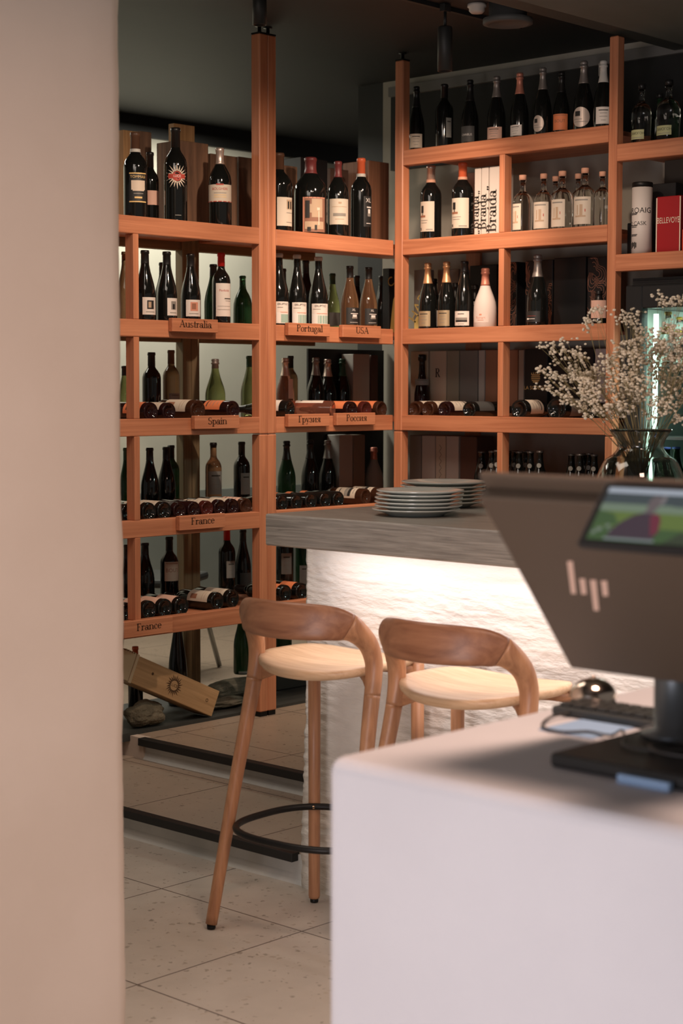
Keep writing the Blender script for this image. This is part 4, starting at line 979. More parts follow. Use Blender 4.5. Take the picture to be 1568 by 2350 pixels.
# plates
china = plain('china', (.52, .545, .50), .18, coat=.3)
def plate_mb(R):
    return MB().lathe([(0, .004), (.45*R, .004), (.60*R, .0035), (.60*R, 0), (.63*R, 0), (.66*R, .004), (.80*R, .0105), (.97*R, .0165), (R, .0185), (.995*R, .0205), (.97*R, .0195), (.80*R, .0135), (.66*R, .0085), (0, .0075)], 56)
base_plate = None
def add_plate(x, y, z, R, lab, grp, k):
    global base_plate
    if base_plate is None: o = plate_mb(1.0).build('dinner_plate', china, world=False); base_plate = o
    else:
        o = base_plate.copy(); COL.objects.link(o)
    o.location = (x, y, z); o.scale = (R, R, 1); o.rotation_euler.z = k*1.3
    tag(o, lab, 'plate', grp); return o
ords = ['lowest', 'second', 'third', 'fourth', 'fifth', 'topmost']
zt = 1.1585
cxp, cyp = 3.765, 3.24
for k in range(6):
    z = zt+.0000+[0, .0108, .0216, .0324, .0432, .0540][k]
    u = .0022*k
    add_plate(cxp+rt.x*u+.004*sin(k*2.1), cyp+rt.y*u+.003*cos(k*1.7), z, .1275-.0006*(k % 3), 'white plate, %s of the nearer stack on the bar' % ords[k], 'nearer stack of plates', k)
ords2 = ['lowest', 'second', 'third', 'fourth', 'fifth', 'topmost']
x2, y2 = 4.10, 3.42
for k in range(6):
    add_plate(x2+.002*sin(k*3), y2+.002*cos(k*2), zt+.0118*k, .133-.0005*(k % 2), 'white plate, %s of the farther stack on the bar' % ords2[k], 'farther stack of plates', k+3)

# ------------------------------------------------------------------ stools
def smooth(pts, n):
    """Catmull-Rom through points (tuples of any length)"""
    out = []; m = len(pts)
    for i in range(m-1):
        p0, p1, p2, p3 = pts[max(0, i-1)], pts[i], pts[i+1], pts[min(m-1, i+2)]
        for k in range(n):
            t = k/n
            out.append(tuple(.5*((2*b)+(-a+c)*t+(2*a-5*b+4*c-d)*t*t+(-a+3*b-3*c+d)*t**3) for a, b, c, d in zip(p0, p1, p2, p3)))
    out.append(tuple(pts[-1])); return out
def make_stool(label):
    root = thing('bar_stool', label, 'stool', (0, 0, 0), 'oak bar stools at the bar')
    root['_loc'] = (0, 0, 0)
    for s in (1, -1):
        # front leg: straight, runs up to the seat
        MB().tube([(.18, s*.19, .012), (.18, s*.19, .02), (.18, s*.19, .40), (.178, s*.189, .755)], [.0150, .0172, .0178, .019], 20).build('front_leg', oak('z'), root)
        MB().lathe([(0, 0), (.0115, 0), (.0125, .004), (.0125, .0125), (0, .0125)], 16, Matrix.Translation((.18, s*.19, 0))).build('foot_glide', BLACK_METAL, root)
        MB().lathe([(0, 0), (.0115, 0), (.0125, .004), (.0125, .0135), (0, .0135)], 16, Matrix.Translation((-.2, s*.25, 0))).build('foot_glide', BLACK_METAL, root)
    # rear legs, uprights and bowed backrest follow one continuous line, cut where the wood is jointed
    half = [(-.200, .250, .0136, .0168, .0168, 2), (-.135, .235, .33, .0185, .0185, 2), (-.085, .2195, .575, .0207, .0203, 2),
            (-.062, .214, .68, .0222, .0213, 2), (-.050, .2125, .745, .0238, .0212, 2.1), (-.0505, .211, .795, .0262, .0206, 2.2), (-.070, .2045, .842, .0310, .0196, 2.4), (-.112, .187, .881, .0385, .0180, 2.7),
            (-.148, .158, .897, .0450, .0164, 3.0), (-.183, .110, .901, .0488, .0148, 3.2), (-.204, .055, .902, .0500, .0138, 3.2)]
    full = half+[(-.211, 0, .902, .0502, .0136, 3.2)]+[(q[0], -q[1])+q[2:] for q in half[::-1]]
    nh = len(half); sm = smooth(full, 8); N = len(sm)
    P3 = [Vector(q[:3]) for q in sm]
    T3 = [(P3[min(i+1, N-1)]-P3[max(i-1, 0)]).normalized() for i in range(N)]
    FL = [Vector((-1, 0, .13)).cross(t).normalized() for t in T3]
    def piece(name, i0, i1, m):
        r_ = range(i0, i1+1)
        MB().tube([P3[i] for i in r_], [sm[i][3:6] for i in r_], 28, flat=[FL[i] for i in r_], tan=[T3[i] for i in r_]).build(name, m, root)
    cutL, cutB = 26, 58
    piece('rear_leg', 0, cutL, oak('z')); piece('back_upright', cutL, cutB, oak('z'))
    piece('backrest', cutB, N-1-cutB, wood('oak_back', 'y', (.165, .062, .030), (.36, .165, .085), .42, 14, 2.6, .05))
    piece('back_upright', N-1-cutB, N-1-cutL, oak('z')); piece('rear_leg', N-1-cutL, N-1, oak('z'))
    # dished seat
    mb = MB(); bm = mb.bm; n = 64; m = 12
    def outline(a):
        c, d = cos(a), sin(a)
        if c >= 0: e = 3.6; ax, ay = .195, .213
        else: e = 2.3; ax, ay = .168, .213
        r = (abs(c/ax)**e+abs(d/ay)**e)**(-1/e)
        return .025+r*c, r*d
    def zt_(x, y, f): return .760+.020*(abs(y)/.213)**2.2+.006*max(0, (x-.1)/.12)-.004*max(0, (-x)/.14)
    top = [bm.verts.new((.025, 0, .759))]; rings = []
    for k in range(1, m+1):
        f = k/m; ring = []
        for i in range(n):
            x, y = outline(2*pi*i/n); X_, Y_ = .025+(x-.025)*f*.985, y*f*.985
            ring.append(bm.verts.new((X_, Y_, zt_(X_, Y_, f)-(.0015 if k == m else 0))))
        rings.append(ring)
    for sc, dz in ((1.0, -.008), (.995, -.016), (.95, -.026), (.8, -.028)):
        ring = []
        for i in range(n):
            x, y = outline(2*pi*i/n); x1, y1 = .025+(x-.025)*sc, y*sc
            ring.append(bm.verts.new((x1, y1, zt_(x, y, 1)+dz)))
        rings.append(ring)
    bot = bm.verts.new((.025, 0, .734))
    for i in range(n):
        j = (i+1) % n
        bm.faces.new((top[0], rings[0][i], rings[0][j])).smooth = True
        for a, b in zip(rings, rings[1:]): bm.faces.new((a[i], b[i], b[j], a[j])).smooth = True
        bm.faces.new((rings[-1][i], bot, rings[-1][j]))
    mb.build('seat', seatoak(), root)
    for s in (1, -1):
        MB().tube([(-.05, s*.205, .715), (.0, s*.15, .733), (.08, s*.06, .739)], [(.022, .013, 3), (.014, .014, 3), (.008, .015, 3)], 12, flat=[Vector((0, 0, 1))]*3).build('seat_bracket', oak('y'), root)
        MB().tube([(.178, s*.188, .738), (.14, s*.14, .741), (.09, s*.07, .739)], [(.016, .014, 3), (.012, .014, 3), (.008, .014, 3)], 12, flat=[Vector((0, 0, 1))]*3).build('seat_bracket', oak('y'), root)
    # foot ring
    pts = []
    for i in range(64):
        a = 2*pi*i/64; e = 2.7
        r = (abs(cos(a)/.216)**e+abs(sin(a)/.234)**e)**(-1/e)
        pts.append((r*cos(a)-.004, r*sin(a)*1.0, .292))
    MB().tube(pts, .0100, 12, closed=True).build('foot_ring', BLACK_METAL, root)
    for s in (1, -1):
        c = Vector((.165, s*.181, .292)); d = Vector((-.74, s*-.67, 0)).normalized()
        M = d.to_track_quat('Z', 'Y').to_matrix().to_4x4(); M.translation = c
        MB().lathe([(0, .008), (.0048, .008), (.0048, .0108), (.0035, .0114), (0, .0114)], 12, M).build('screw', plain('brass_screw', (.72, .45, .25), .35, 1), root)
    del root['_loc']
    return root
def dup(root, lab=None):
    r = root.copy(); COL.objects.link(r)
    if lab: r['label'] = lab
    for ch in root.children:
        c = ch.copy(); COL.objects.link(c); c.parent = r
        for g in ch.children:
            d = g.copy(); COL.objects.link(d); d.parent = c
    return r
st1 = make_stool('oak bar stool standing nearer the steps, all of its footrest side in view')
st2 = dup(st1, 'oak bar stool mostly hidden behind the white plaster counter')
st1.location = (3.446, 3.300, .0006); st1.rotation_euler.z = R_(4)
st2.location = (3.400, 2.735, .0006); st2.rotation_euler.z = R_(1)

# ------------------------------------------------------------------ vase with gypsophila
vx, vy = 4.0, y_at(1470, 4.0, 1.3); vz = 1.1585
smoke = plain('smoky_glass', (.72, .76, .72), .01, 0, 1, 1.45)
dv = depth(vx, vy, 1.3); ZV = z_at(987, vx, vy)-vz
RV, RM, RN = 104*dv/FPX, 72*dv/FPX, 53*dv/FPX
vase = thing('glass_vase', 'wide-shouldered smoky glass vase with flared rim on the bar', 'vase', (vx, vy, vz))
out = smooth([(.0, 0), (.62*RV, 0), (.86*RV, .012), (.985*RV, .045), (RV, .085), (.95*RV, .125), (.80*RV, ZV-.085), (.62*RV, ZV-.068), (RN, ZV-.050), (RN*1.02, ZV-.034), (RN*1.16, ZV-.016), (RM, ZV)], 5)
inn = [(max(0, r-.0042), z+.004 if z < .02 else z) for r, z in out[::-1]]; inn[0] = (RM-.003, ZV); inn[-1] = (0, .006)
prof = [q for q in out if q[0] >= 0]+[(RM-.001, ZV+.002)]+inn[1:]
MB().lathe(prof, 64, Matrix.Translation((vx, vy, vz))).build('vase_body', smoke, vase)
bq = thing('flower_bunch', 'dried bunch of tiny cream gypsophila blossoms in the smoky vase', 'flowers', (vx, vy, vz+.02))
rnd = random.Random(11)
stems = MB(); bl = MB()
fwv = Vector((fw0.x, fw0.y, 0))
def flower(p, r):
    ret = bmesh.ops.create_icosphere(bl.bm, subdivisions=1, radius=r)
    sc = Vector((1, 1, .8))
    for v in ret['verts']:
        v.co = Vector((v.co.x*sc.x, v.co.y*sc.y, v.co.z*sc.z))*(1+.35*(rnd.random()-.5))+p
def px2w(px, py, dd):
    """point on the ray of a pixel at an offset dd behind the vase axis"""
    d = (CF+CR*((px-IMW/2)/FPX)-CU*((py-IMH/2)/FPX)); return EYEV+d*(dv+dd)
def spray(root, tip, spread, nfl, rad=.0012, sub=5):
    mid = root.lerp(tip, .5)+Vector((rnd.uniform(-.01, .01), rnd.uniform(-.01, .01), .012))
    pts = [Vector(q) for q in smooth([tuple(root), tuple(mid), tuple(tip)], 4)]
    stems.tube(pts, [rad*(1-.55*i/(len(pts)-1)) for i in range(len(pts))], 5)
    axis = (tip-mid).normalized()
    for k in range(sub):
        t0 = rnd.uniform(.45, 1.0); b = pts[min(len(pts)-1, int(t0*(len(pts)-1)))]
        e = tip+Vector((rnd.gauss(0, spread), rnd.gauss(0, spread), rnd.gauss(0, spread*.8)))
        stems.tube([b, b.lerp(e, .55)+axis*.006, e], [.0006, .0005, .0004], 4)
        for q in range(max(1, int(1.45*nfl/sub))):
            f = e+Vector((rnd.gauss(0, spread*.55), rnd.gauss(0, spread*.55), rnd.gauss(0, spread*.5)))
            if rnd.random() < .55: stems.tube([e, e.lerp(f, .6)+Vector((0, 0, -.002)), f], [.0004, .00035, .0003], 3)
            flower(f, rnd.uniform(.0030, .0056))
neck = Vector((vx, vy, vz+ZV-.05))
tips = [(1262, 800, 10), (1300, 812, 20), (1245, 850, 12), (1290, 868, 22), (1320, 850, 26), (1340, 885, 26), (1300, 905, 18), (1265, 890, 10), (1360, 850, 26), (1385, 900, 24), (1370, 935, 20), (1365, 945, 14), (1400, 830, 24), (1420, 800, 22), (1410, 870, 24), (1440, 850, 24), (1375, 715, 9), (1348, 742, 12), (1432, 735, 16), (1455, 722, 6), (1470, 750, 6), (1460, 790, 20), (1450, 815, 20), (1480, 830, 22), (1500, 800, 24), (1530, 790, 26), (1560, 800, 26), (1550, 830, 26), (1520, 850, 26), (1540, 880, 26), (1565, 860, 24), (1590, 830, 24), (1600, 880, 20), (1570, 920, 24), (1530, 930, 22), (1490, 900, 24), (1460, 920, 22), (1430, 900, 24), (1500, 940, 16), (1550, 955, 14), (1415, 925, 22), (1535, 700, 16), (1555, 690, 12), (1580, 715, 14), (1510, 770, 16), (1390, 940, 16), (1440, 880, 20), (1480, 870, 20), (1610, 800, 20), (1620, 850, 16), (1345, 915, 12), (1580, 770, 24), (1545, 765, 22), (1600, 740, 12), (1425, 945, 12), (1350, 820, 12)]
for i, (px, py, nf) in enumerate(tips):
    tip = px2w(px+rnd.uniform(-6, 6), py+rnd.uniform(-5, 5), rnd.uniform(-.09, .09))
    off = (px-1470)/200
    r0 = neck+rt*(off*RN*.8)+fwv*rnd.uniform(-RN*.6, RN*.6)
    spray(r0, tip, .0125 if nf < 15 else .0165, int(nf*1.9), .0010, 5 if nf < 15 else 7)
    # the part of each stem inside the vase
    b = Vector((vx, vy, vz+.02))-rt*(off*RV*.35)+fwv*rnd.uniform(-.03, .03)+rt*rnd.uniform(-.03, .03)
    stems.tube([b, b.lerp(r0, .5), r0], .0013, 5)
stemo = stems.build('stems', plain('dry_stem', (.30, .24, .11), .7), bq, recalc=False)
for f in stemo.data.polygons: f.use_smooth = True
bo = bl.build('blossoms', plain('blossom', (.80, .70, .54), .8), bq, recalc=False); bo['kind'] = 'stuff'
stemo['kind'] = 'stuff'

# ------------------------------------------------------------------ fridge
fr = thing('drinks_fridge', 'black glass-door drinks fridge lit inside, beneath the last rack', 'fridge', (XB+.3, 3.35, ZU))
FB = plain('fridge_black', (.018, .019, .02), .35); FX0, FX1, FY0, FY1, FZ1 = XB+.03, XB+.48, 2.94, 3.85, 1.955
mb = MB(); t = .04
mb.box(FX0+.05, FX1, FY1-t, FY1, ZU+.02, FZ1); mb.box(FX0+.05, FX1, FY0, FY0+t, ZU+.02, FZ1)
mb.box(FX0+.05, FX1, FY0+t, FY1-t, FZ1-.12, FZ1); mb.box(FX0+.05, FX1, FY0+t, FY1-t, ZU+.02, ZU+.2)
mb.build('housing', FB, fr)
mb = MB().box(FX1-.02, FX1-.001, FY0+t+.001, FY1-t-.001, ZU+.2, FZ1-.121)
mb.box(FX0+.052, FX1-.021, FY1-t-.006, FY1-t-.0005, ZU+.2, FZ1-.121); mb.box(FX0+.052, FX1-.021, FY0+t+.0005, FY0+t+.006, ZU+.2, FZ1-.121)
mb.build('liner', plain('fridge_liner', (.70, .80, .74), .5), fr)
mb = MB(); d0, d1 = FX0, FX0+.048
mb.box(d0, d1, FY1-.075, FY1, ZU+.03, FZ1-.03, .004); mb.box(d0, d1, FY0, FY0+.075, ZU+.03, FZ1-.03, .004)
mb.box(d0, d1, FY0+.0755, FY1-.0755, FZ1-.12, FZ1-.03, .004); mb.box(d0, d1, FY0+.0755, FY1-.0755, ZU+.03, ZU+.16, .004)
for k in range(4): mb.box(d0-.003, d0+.004, FY0+.1, FY1-.03, FZ1-.022+.005*k-.012, FZ1-.020+.005*k-.012)
mb.build('door_frame', FB, fr)
MB().box(d0+.018, d0+.026, FY0+.0755, FY1-.0755, ZU+.161, FZ1-.121).build('door_glass', plain('fridge_glass', (.92, .96, .94), .0, 0, 1, 1.05), fr)
lampf = plain('fridge_lamp', (.9, 1, .95), .5, emit=(.72, 1.0, .86), es=4)
MB().box(FX0+.07, FX0+.085, FY1-.10, FY1-.086, ZU+.22, FZ1-.14).build('light_tube', lampf, fr)
steel = plain('fridge_shelf', (.45, .47, .46), .35, .6)
FS = (1.62, 1.335, 1.05)
for z in FS: MB().box(FX0+.09, FX1-.022, FY0+t+.007, FY1-t-.007, z-.012, z).build('shelf', steel, fr)
GF = 'bottles in the fridge'
for px, off, gl, cp, row, t in ((1533, .12, 'clear', 'yellow', 0, 'front of the upper fridge shelf'), (1560, .23, 'clear', 'yellow', 0, 'second on the upper fridge shelf'), (1580, .14, 'clear', 'yellow', 0, 'farthest from the fridge lamp on the upper shelf')):
    x = XB+off; y = y_at(px, x, 1.7)
    o = bottle('burgundy', .034, z_at(716 if off < .2 else 728, x, y)-FS[0], gl, cp, 'clear bottle with yellow neck label, '+t, 'soda_bottle', 'bottle', GF, dict(a0=-1.2, a1=1.2, z0=.03, z1=.09, paper='white', style='blank'), ('x' and (.64, 'yellow', .075)), capfrom=.94)
    o.location = (x, y, FS[0]+.0005); o.rotation_euler.z = math.atan2(-y, -x)
for px, off, t in ((1552, .17, 'nearer the door'), (1585, .12, 'farthest from the fridge lamp'), (1530, .10, 'closest to the door glass')):
    x = XB+off; y = y_at(px, x, 1.2)
    o = bottle('beer', .034, .245, 'green', 'blue', 'blue-capped bottle on the middle fridge shelf, '+t, 'soda_bottle', 'bottle', GF, None, capfrom=.8)
    o.location = (x, y, FS[2]+.0005)

# ------------------------------------------------------------------ foot of the wine racks
slate = mottled('slate_base', (.028, .029, .026), (.05, .05, .044), 4, .6, .2, .004)
struct('floor_plinth', MB().box(3.2, 5.68, 5.128, 5.62, ZU-.02, ZU+.012), slate)
ZP = ZU+.0125
stonem = mottled('stone', (.10, .085, .055), (.24, .20, .135), 9, .95, .8, .02)
def rock(name, lab, loc, size, seed, mat, cat, sub=5, fit=None):
    mb = MB(); r = bmesh.ops.create_icosphere(mb.bm, subdivisions=sub, radius=1)
    for v in mb.bm.verts:
        p = v.co.copy()
        q = 1+.28*noise.noise(p*1.3+Vector((seed, 0, 0)))+.10*noise.noise(p*4+Vector((0, seed, 0)))+.04*noise.noise(p*12)
        v.co = Vector((p.x*size[0]*q, p.y*size[1]*q, p.z*size[2]*q))
    zmin = min(v.co.z for v in mb.bm.verts)
    for v in mb.bm.verts: v.co.z -= zmin
    if fit:
        k = fit/max(v.co.z for v in mb.bm.verts)
        for v in mb.bm.verts: v.co.z *= k
    for f in mb.bm.faces: f.smooth = True
    o = mb.build(name, mat, world=False); o.location = loc
    return tag(o, lab, cat)
logm = mottled('driftwood', (.15, .145, .105), (.33, .31, .235), 14, .95, .8, .02, (1, 4, 4))
yl = YA+.34
lg = rock('driftwood_log', 'grey-green driftwood log at floor level behind the wine crate', (x_at(535, yl, .3), yl, ZP), (.20, .055, .045), 8.1, logm, 'log', fit=.088)
rock('driftwood_log', 'low dark driftwood piece lying before the bigger log', (x_at(515, yl-.13, .25), yl-.12, ZP), (.13, .045, .035), 5.2, logm, 'log', fit=.045)
stand('A', 5, 408, 1455, .40, 'alsace', 44, 'black', 'black', 'tall tapering dark bottle at floor level behind the wine crate', None, H=.385, zb=ZP)
stand('A', 5, 556, 1462, .40, 'burgundy', 40, 'green', 'black', 'green bottle on the driftwood beside the double post at floor level', (548, 575, 1541, 1570, 'grey', 'blank'), zb=ZP+.0885, H=.30)
stand('A', 5, 648, 1460, .40, 'burgundy', 44, 'green', 'black', 'dark green bottle at floor level seen under the stool backrest', None, zb=ZP+.13, H=.275)
MB().box(x_at(625, YA+.36, .3), x_at(705, YA+.36, .3), YA+.33, YA+.47, ZP, ZP+.1295, .006).build('wooden_block', plain('block_dark', (.03, .03, .026), .7))
tag(bpy.data.objects['wooden_block'], 'dark block under the floor-level bottle past the double post', 'block')
# wine crate leaning on the stone
zc0 = .30
yc = YA+.10
P_tl, P_tr = Vector((x_at(324, yc, .42), yc, z_at(1509, x_at(324, yc, .42), yc))), Vector((x_at(508, yc, .3), yc, z_at(1590, x_at(508, yc, .3), yc)))
P_br = Vector((x_at(486, yc, .2), yc, z_at(1647, x_at(486, yc, .2), yc)))
ex = (P_tr-P_tl).normalized(); ez = Vector((-ex.z, 0, ex.x))
Lc = (P_tr-P_tl).length; Hc = abs((P_tr-P_br).dot(ez))
cr = bpy.data.objects.new('wine_crate', None); COL.objects.link(cr)
tag(cr, 'single-bottle wooden wine crate leaning on the stone, branded with a sun', 'crate'); ROOTS.append(cr)
Mc = Matrix((ex, Vector((0, 1, 0)), ez)).transposed().to_4x4(); Mc.translation = P_br+Vector((0, 0, max(0, ZP+.001-P_br.z)))
cr.matrix_world = Mc
def cpart(mb, n, m): return mb.build(n, m, cr, world=False)
cpart(MB().box(-Lc, 0, 0, .105, 0, Hc, .002), 'crate_box', wood('crate_face', 'x', (.30, .17, .075), (.52, .32, .16), .7, 22, 1.0, .2))
cpart(MB().box(-Lc-.014, -Lc-.0005, -.004, .109, -.004, Hc+.004, .0015), 'end_board', plain('crate_end', (.52, .40, .26), .7))
mb = MB().box(-Lc-.085, -Lc-.0145, 0, .105, 0, Hc, .002)
for k in range(5): mb.box(-Lc-.07+.012*k, -Lc-.064+.012*k, .002, .103, Hc-.002, Hc+.006)
cpart(mb, 'lid_end', plain('crate_lid', (.47, .36, .23), .7))
burn = plain('burnt_brand', (.075, .035, .015), .8)
mb = MB(); cx_, cz_ = -Lc*.53, Hc*.52; rr = Hc*.20
for k in range(22):
    a = 2*pi*k/22; r1 = Hc*(.43 if k % 2 else .36)
    def q(r, da): return (cx_+r*cos(a+da), -.0008, cz_+r*sin(a+da))
    mb.poly([q(rr, -.135), q(rr*1.35, -.08), q(r1, .08), q(rr*1.35, .09), q(rr, .135)])
for k in range(22):
    a, b2 = 2*pi*k/22, 2*pi*(k+1)/22
    mb.poly([(cx_+rr*.94*cos(a), -.0008, cz_+rr*.94*sin(a)), (cx_+rr*1.04*cos(a), -.0008, cz_+rr*1.04*sin(a)), (cx_+rr*1.04*cos(b2), -.0008, cz_+rr*1.04*sin(b2)), (cx_+rr*.94*cos(b2), -.0008, cz_+rr*.94*sin(b2))])
sans_on(mb, 'LUCE', Hc*.15, Vector((cx_, -.0008, cz_)), Vector((1, 0, 0)), Vector((0, 0, 1)))
for k in range(16):
    a, b2 = 2*pi*k/16, 2*pi*(k+1)/16; ox, oz, r0, r1 = -Lc*.115, Hc*.5, Hc*.045, Hc*.065
    mb.poly([(ox+r0*cos(a), -.0008, oz+r0*sin(a)), (ox+r1*cos(a), -.0008, oz+r1*sin(a)), (ox+r1*cos(b2), -.0008, oz+r1*sin(b2)), (ox+r0*cos(b2), -.0008, oz+r0*sin(b2))])
ang = [(-Lc*.80+.006*cos(k*pi/5), -.0008, Hc*.60+.006*sin(k*pi/5)) for k in range(10)]; mb.poly(ang)
cpart(mb, 'brand_mark', burn)
# the stone the crate leans on: its top just meets the crate's underside
yk = YA+.155; xk = x_at(334, yk, .25)
zk = min((P_br+ex*((xx-P_br.x)/ex.x)).z for xx in (xk+.07,))-ZP+max(0, ZP+.001-P_br.z)
rock('stone', 'rounded brown stone at floor level beside the plaster wall', (xk, yk, ZP), (.088, .055, zk/2), 3.3, stonem, 'stone', fit=zk-.002)
# cork-coloured capsule of the bottle in the crate's end
stand('A', 5, 311, 1484, .34, 'bordeaux', 34, 'black', 'orange', 'bottle with orange-brown capsule showing above the crate by the plaster wall', None, zb=ZP, H=None)

# ------------------------------------------------------------------ room behind the racks: two chairs seen through the shelves
def chair(x, y, rz, lab):
    root = thing('metal_chair', lab, 'chair', (0, 0, 0), 'chairs in the room behind the racks'); root['_loc'] = (0, 0, 0)
    dm, lm = plain('chair_dark', (.035, .038, .036), .6), plain('chair_steel', (.42, .44, .42), .35, .7)
    MB().box(-.22, .22, -.22, .22, .43, .47, .015, seg=2).build('seat', dm, root)
    MB().box(-.21, .21, .20, .235, .62, .88, .015, Matrix.Rotation(R_(-8), 4, 'X'), 2).build('backrest', dm, root)
    for sx in (-1, 1):
        for sy in (-1, 1):
            MB().tube([(sx*.25, sy*.26, .005), (sx*.17, sy*.17, .435)], .012, 10).build('leg', lm, root)
        MB().tube([(sx*.17, .20, .44), (sx*.17, .225, .6), (sx*.17, .30, .80)], .011, 10).build('back_post', lm, root)
    del root['_loc']; root.location = (x, y, ZU); root.rotation_euler.z = rz; return root
chair(5.28, 6.2, .5, 'dark chair with steel legs seen through the rack near the double post')
chair(4.45, 6.35, -.3, 'dark chair with steel legs seen through the rack near the plaster wall')
struct('trim_back_dado', MB().box(1.5, 9, 7.185, 7.1995, 0, .95), mottled('dado_grey', (.20, .225, .205), (.26, .285, .265), 2, .8, .1, .003))

# ------------------------------------------------------------------ white plaster counter in front
white = mottled('white_counter', (.55, .545, .575), (.59, .585, .615), 2.5, .75, .06, .003)
cnt = thing('service_counter', 'white plaster service counter with rounded edges, carrying the till screen', 'counter', (2.3, .5, 0))
MB().box(1.757, 2.62, -.6, 1.682, 0, 1.0, .022, seg=4).build('counter_body', white, cnt)
for f in bpy.data.objects['counter_body'].data.polygons: f.use_smooth = False
GREY_P = plain('till_bronze', (.085, .060, .042), .5, .1)
DARK_P = plain('till_dark', (.020, .020, .019), .45)
ZTB = 1.0003
# till: base plate, column, screen leaning over it
till = thing('till_monitor', 'touch till with brown back seen from behind, on a round column and black base', 'till', (2.2, 1.37, ZTB))
MB().box(1.923, 2.215, .97, 1.410, ZTB, 1.020, .004).build('base_plate', DARK_P, till)
MB().lathe([(0, 1.0203), (.052, 1.0203), (.052, 1.028), (.033, 1.032), (.033, 1.17), (.036, 1.175), (.036, 1.215), (0, 1.215)], 40, Matrix.Translation((2.14, 1.342, 0))).build('column', plain('till_column', (.10, .11, .115), .35, .7), till)
BL = Vector((2.1, 1.502, 1.106)); TL = Vector((1.876, 1.502, 1.374)); uu = (TL-BL).normalized(); hh = (TL-BL).length
ww = Vector((0, -1, 0)); nn = uu.cross(ww)          # nn points out of the back, towards the entrance
if nn.x > 0: nn = -nn
WID = .34
def scr(a, b, c): return BL+ww*a+uu*b+nn*c
def slab(mb, a0, a1, b0, b1, c0, c1, bev=0):
    M = Matrix((ww, uu, nn)).transposed().to_4x4(); M.translation = BL
    return mb.box(a0, a1, b0, b1, c0, c1, bev, M, 2)
slab(MB(), 0, WID, 0, hh, -.020, 0, .004).build('screen_back', GREY_P, till)
slab(MB(), -.002, WID+.002, -.002, hh+.022, -.030, -.0205, .003).build('screen_bezel', GREY_P, till)
slab(MB(), .012, WID-.012, .012, hh, -.032, -.0302).build('touch_screen', plain('screen_off', (.01, .01, .012), .1), till)
MB().tube([(2.14, 1.342, 1.212), (2.12, 1.345, 1.235), tuple(scr(.14, .17, -.03)+Vector((.02, 0, 0)))], [(.06, .036, 4), (.07, .034, 4), (.075, .03, 4)], 24, flat=[Vector((0, 1, 0))]*3).build('neck', DARK_P, till)
lg_ = MB()
for qd in (((.1000, .2347), (.1100, .2358), (.0862, .1692), (.0771, .1681)), ((.1058, .2014), (.1162, .2026), (.1048, .1705), (.0952, .1693)),
           ((.1234, .2007), (.1342, .2021), (.1120, .1388), (.1022, .1374)), ((.1418, .2010), (.1524, .2024), (.1414, .1714), (.1320, .1701))):
    lg_.poly([scr(u_, v_, .0008) for u_, v_ in qd])
lg_.build('logo', plain('logo_pale', (.62, .42, .33), .45), till)
# customer display in front of the till
td = thing('customer_display', 'small tilted display showing a man in a green field, on the till', 'screen', tuple(scr(.2, .3, .03)))
tb0 = Vector((1.790, y_at(1322, 1.790, 1.33), 0)); tb0.z = z_at(1248, tb0.x, tb0.y)
tt0 = Vector((x_at(1390, tb0.y, 1.40), tb0.y, 0)); tt0.z = z_at(1105, tt0.x, tt0.y)
tu = (tt0-tb0).normalized(); th = (tt0-tb0).length; tn = tu.cross(ww)
if tn.x > 0: tn = -tn
MT = Matrix((ww, tu, tn)).transposed().to_4x4(); MT.translation = tb0
TWD = .235
MB().box(0, TWD, 0, th, -.012, 0, .003, MT, 2).build('frame', plain('display_black', (.012, .013, .014), .35), td)
def em(n, c, s=.55): return plain('scr_'+n, (.02, .02, .02), .3, emit=c, es=s)
SC = [em('sky', (.55, .62, .72)), em('trees', (.05, .085, .10)), em('far', (.22, .31, .22)), em('meadow', (.15, .24, .05)), em('grass', (.05, .13, .04)), em('shirt', (.055, .035, .06)), em('red', (.20, .02, .055)), em('skin', (.17, .14, .15)), em('bush', (.03, .06, .03)), em('bar', (.30, .34, .36)), em('bloom', (.24, .30, .24)), em('hand', (.26, .24, .25))]
mb = MB(); A0, A1, B0, B1 = .0115, TWD-.0115, .0085, th-.009
def sp(u, v, c): return MT @ Vector((A0+(A1-A0)*u, B0+(B1-B0)*v, c))
def rect(i, u0, u1, v0, v1, c): mb.mi = i; mb.poly([sp(u0, v0, c), sp(u1, v0, c), sp(u1, v1, c), sp(u0, v1, c)])
def shape(i, pts, c): mb.mi = i; mb.poly([sp(u, v, c) for u, v in pts])
rect(0, 0, 1, .90, 1, .0005); rect(1, 0, 1, .70, .90, .0005); rect(2, 0, 1, .55, .70, .0005); rect(3, 0, 1, .26, .55, .0005); rect(4, 0, 1, 0, .26, .0005)
shape(4, [(0, .26), (.18, .30), (.12, .5), (0, .56)], .0006); shape(8, [(.52, 0), (1, 0), (1, .30), (.8, .24), (.62, .22)], .0006)
el = lambda cx, cy, rx, ry, n=20: [(cx+rx*cos(2*pi*k/n), cy+ry*sin(2*pi*k/n)) for k in range(n)]
shape(1, el(.55, .77, .12, .09), .0006)
for cx, cy, r in ((.06, .20, .022), (.11, .27, .018), (.15, .18, .02), (.03, .14, .018)): shape(10, el(cx, cy, r, r*1.9, 12), .0007)
shape(5, [(.13, .07), (.145, .20), (.19, .36), (.26, .50), (.33, .555), (.40, .53), (.45, .44), (.465, .20), (.45, .06)], .0008)
shape(6, [(.37, .50), (.40, .545), (.43, .52), (.455, .42), (.47, .20), (.43, .12), (.40, .30)], .0009)
shape(7, [(.325, .54), (.325, .64), (.39, .64), (.385, .54)], .0009); shape(7, el(.362, .73, .042, .145), .0010)
shape(11, el(.415, .80, .017, .10, 12), .0011)
rect(9, .12, .47, .015, .055, .0012)
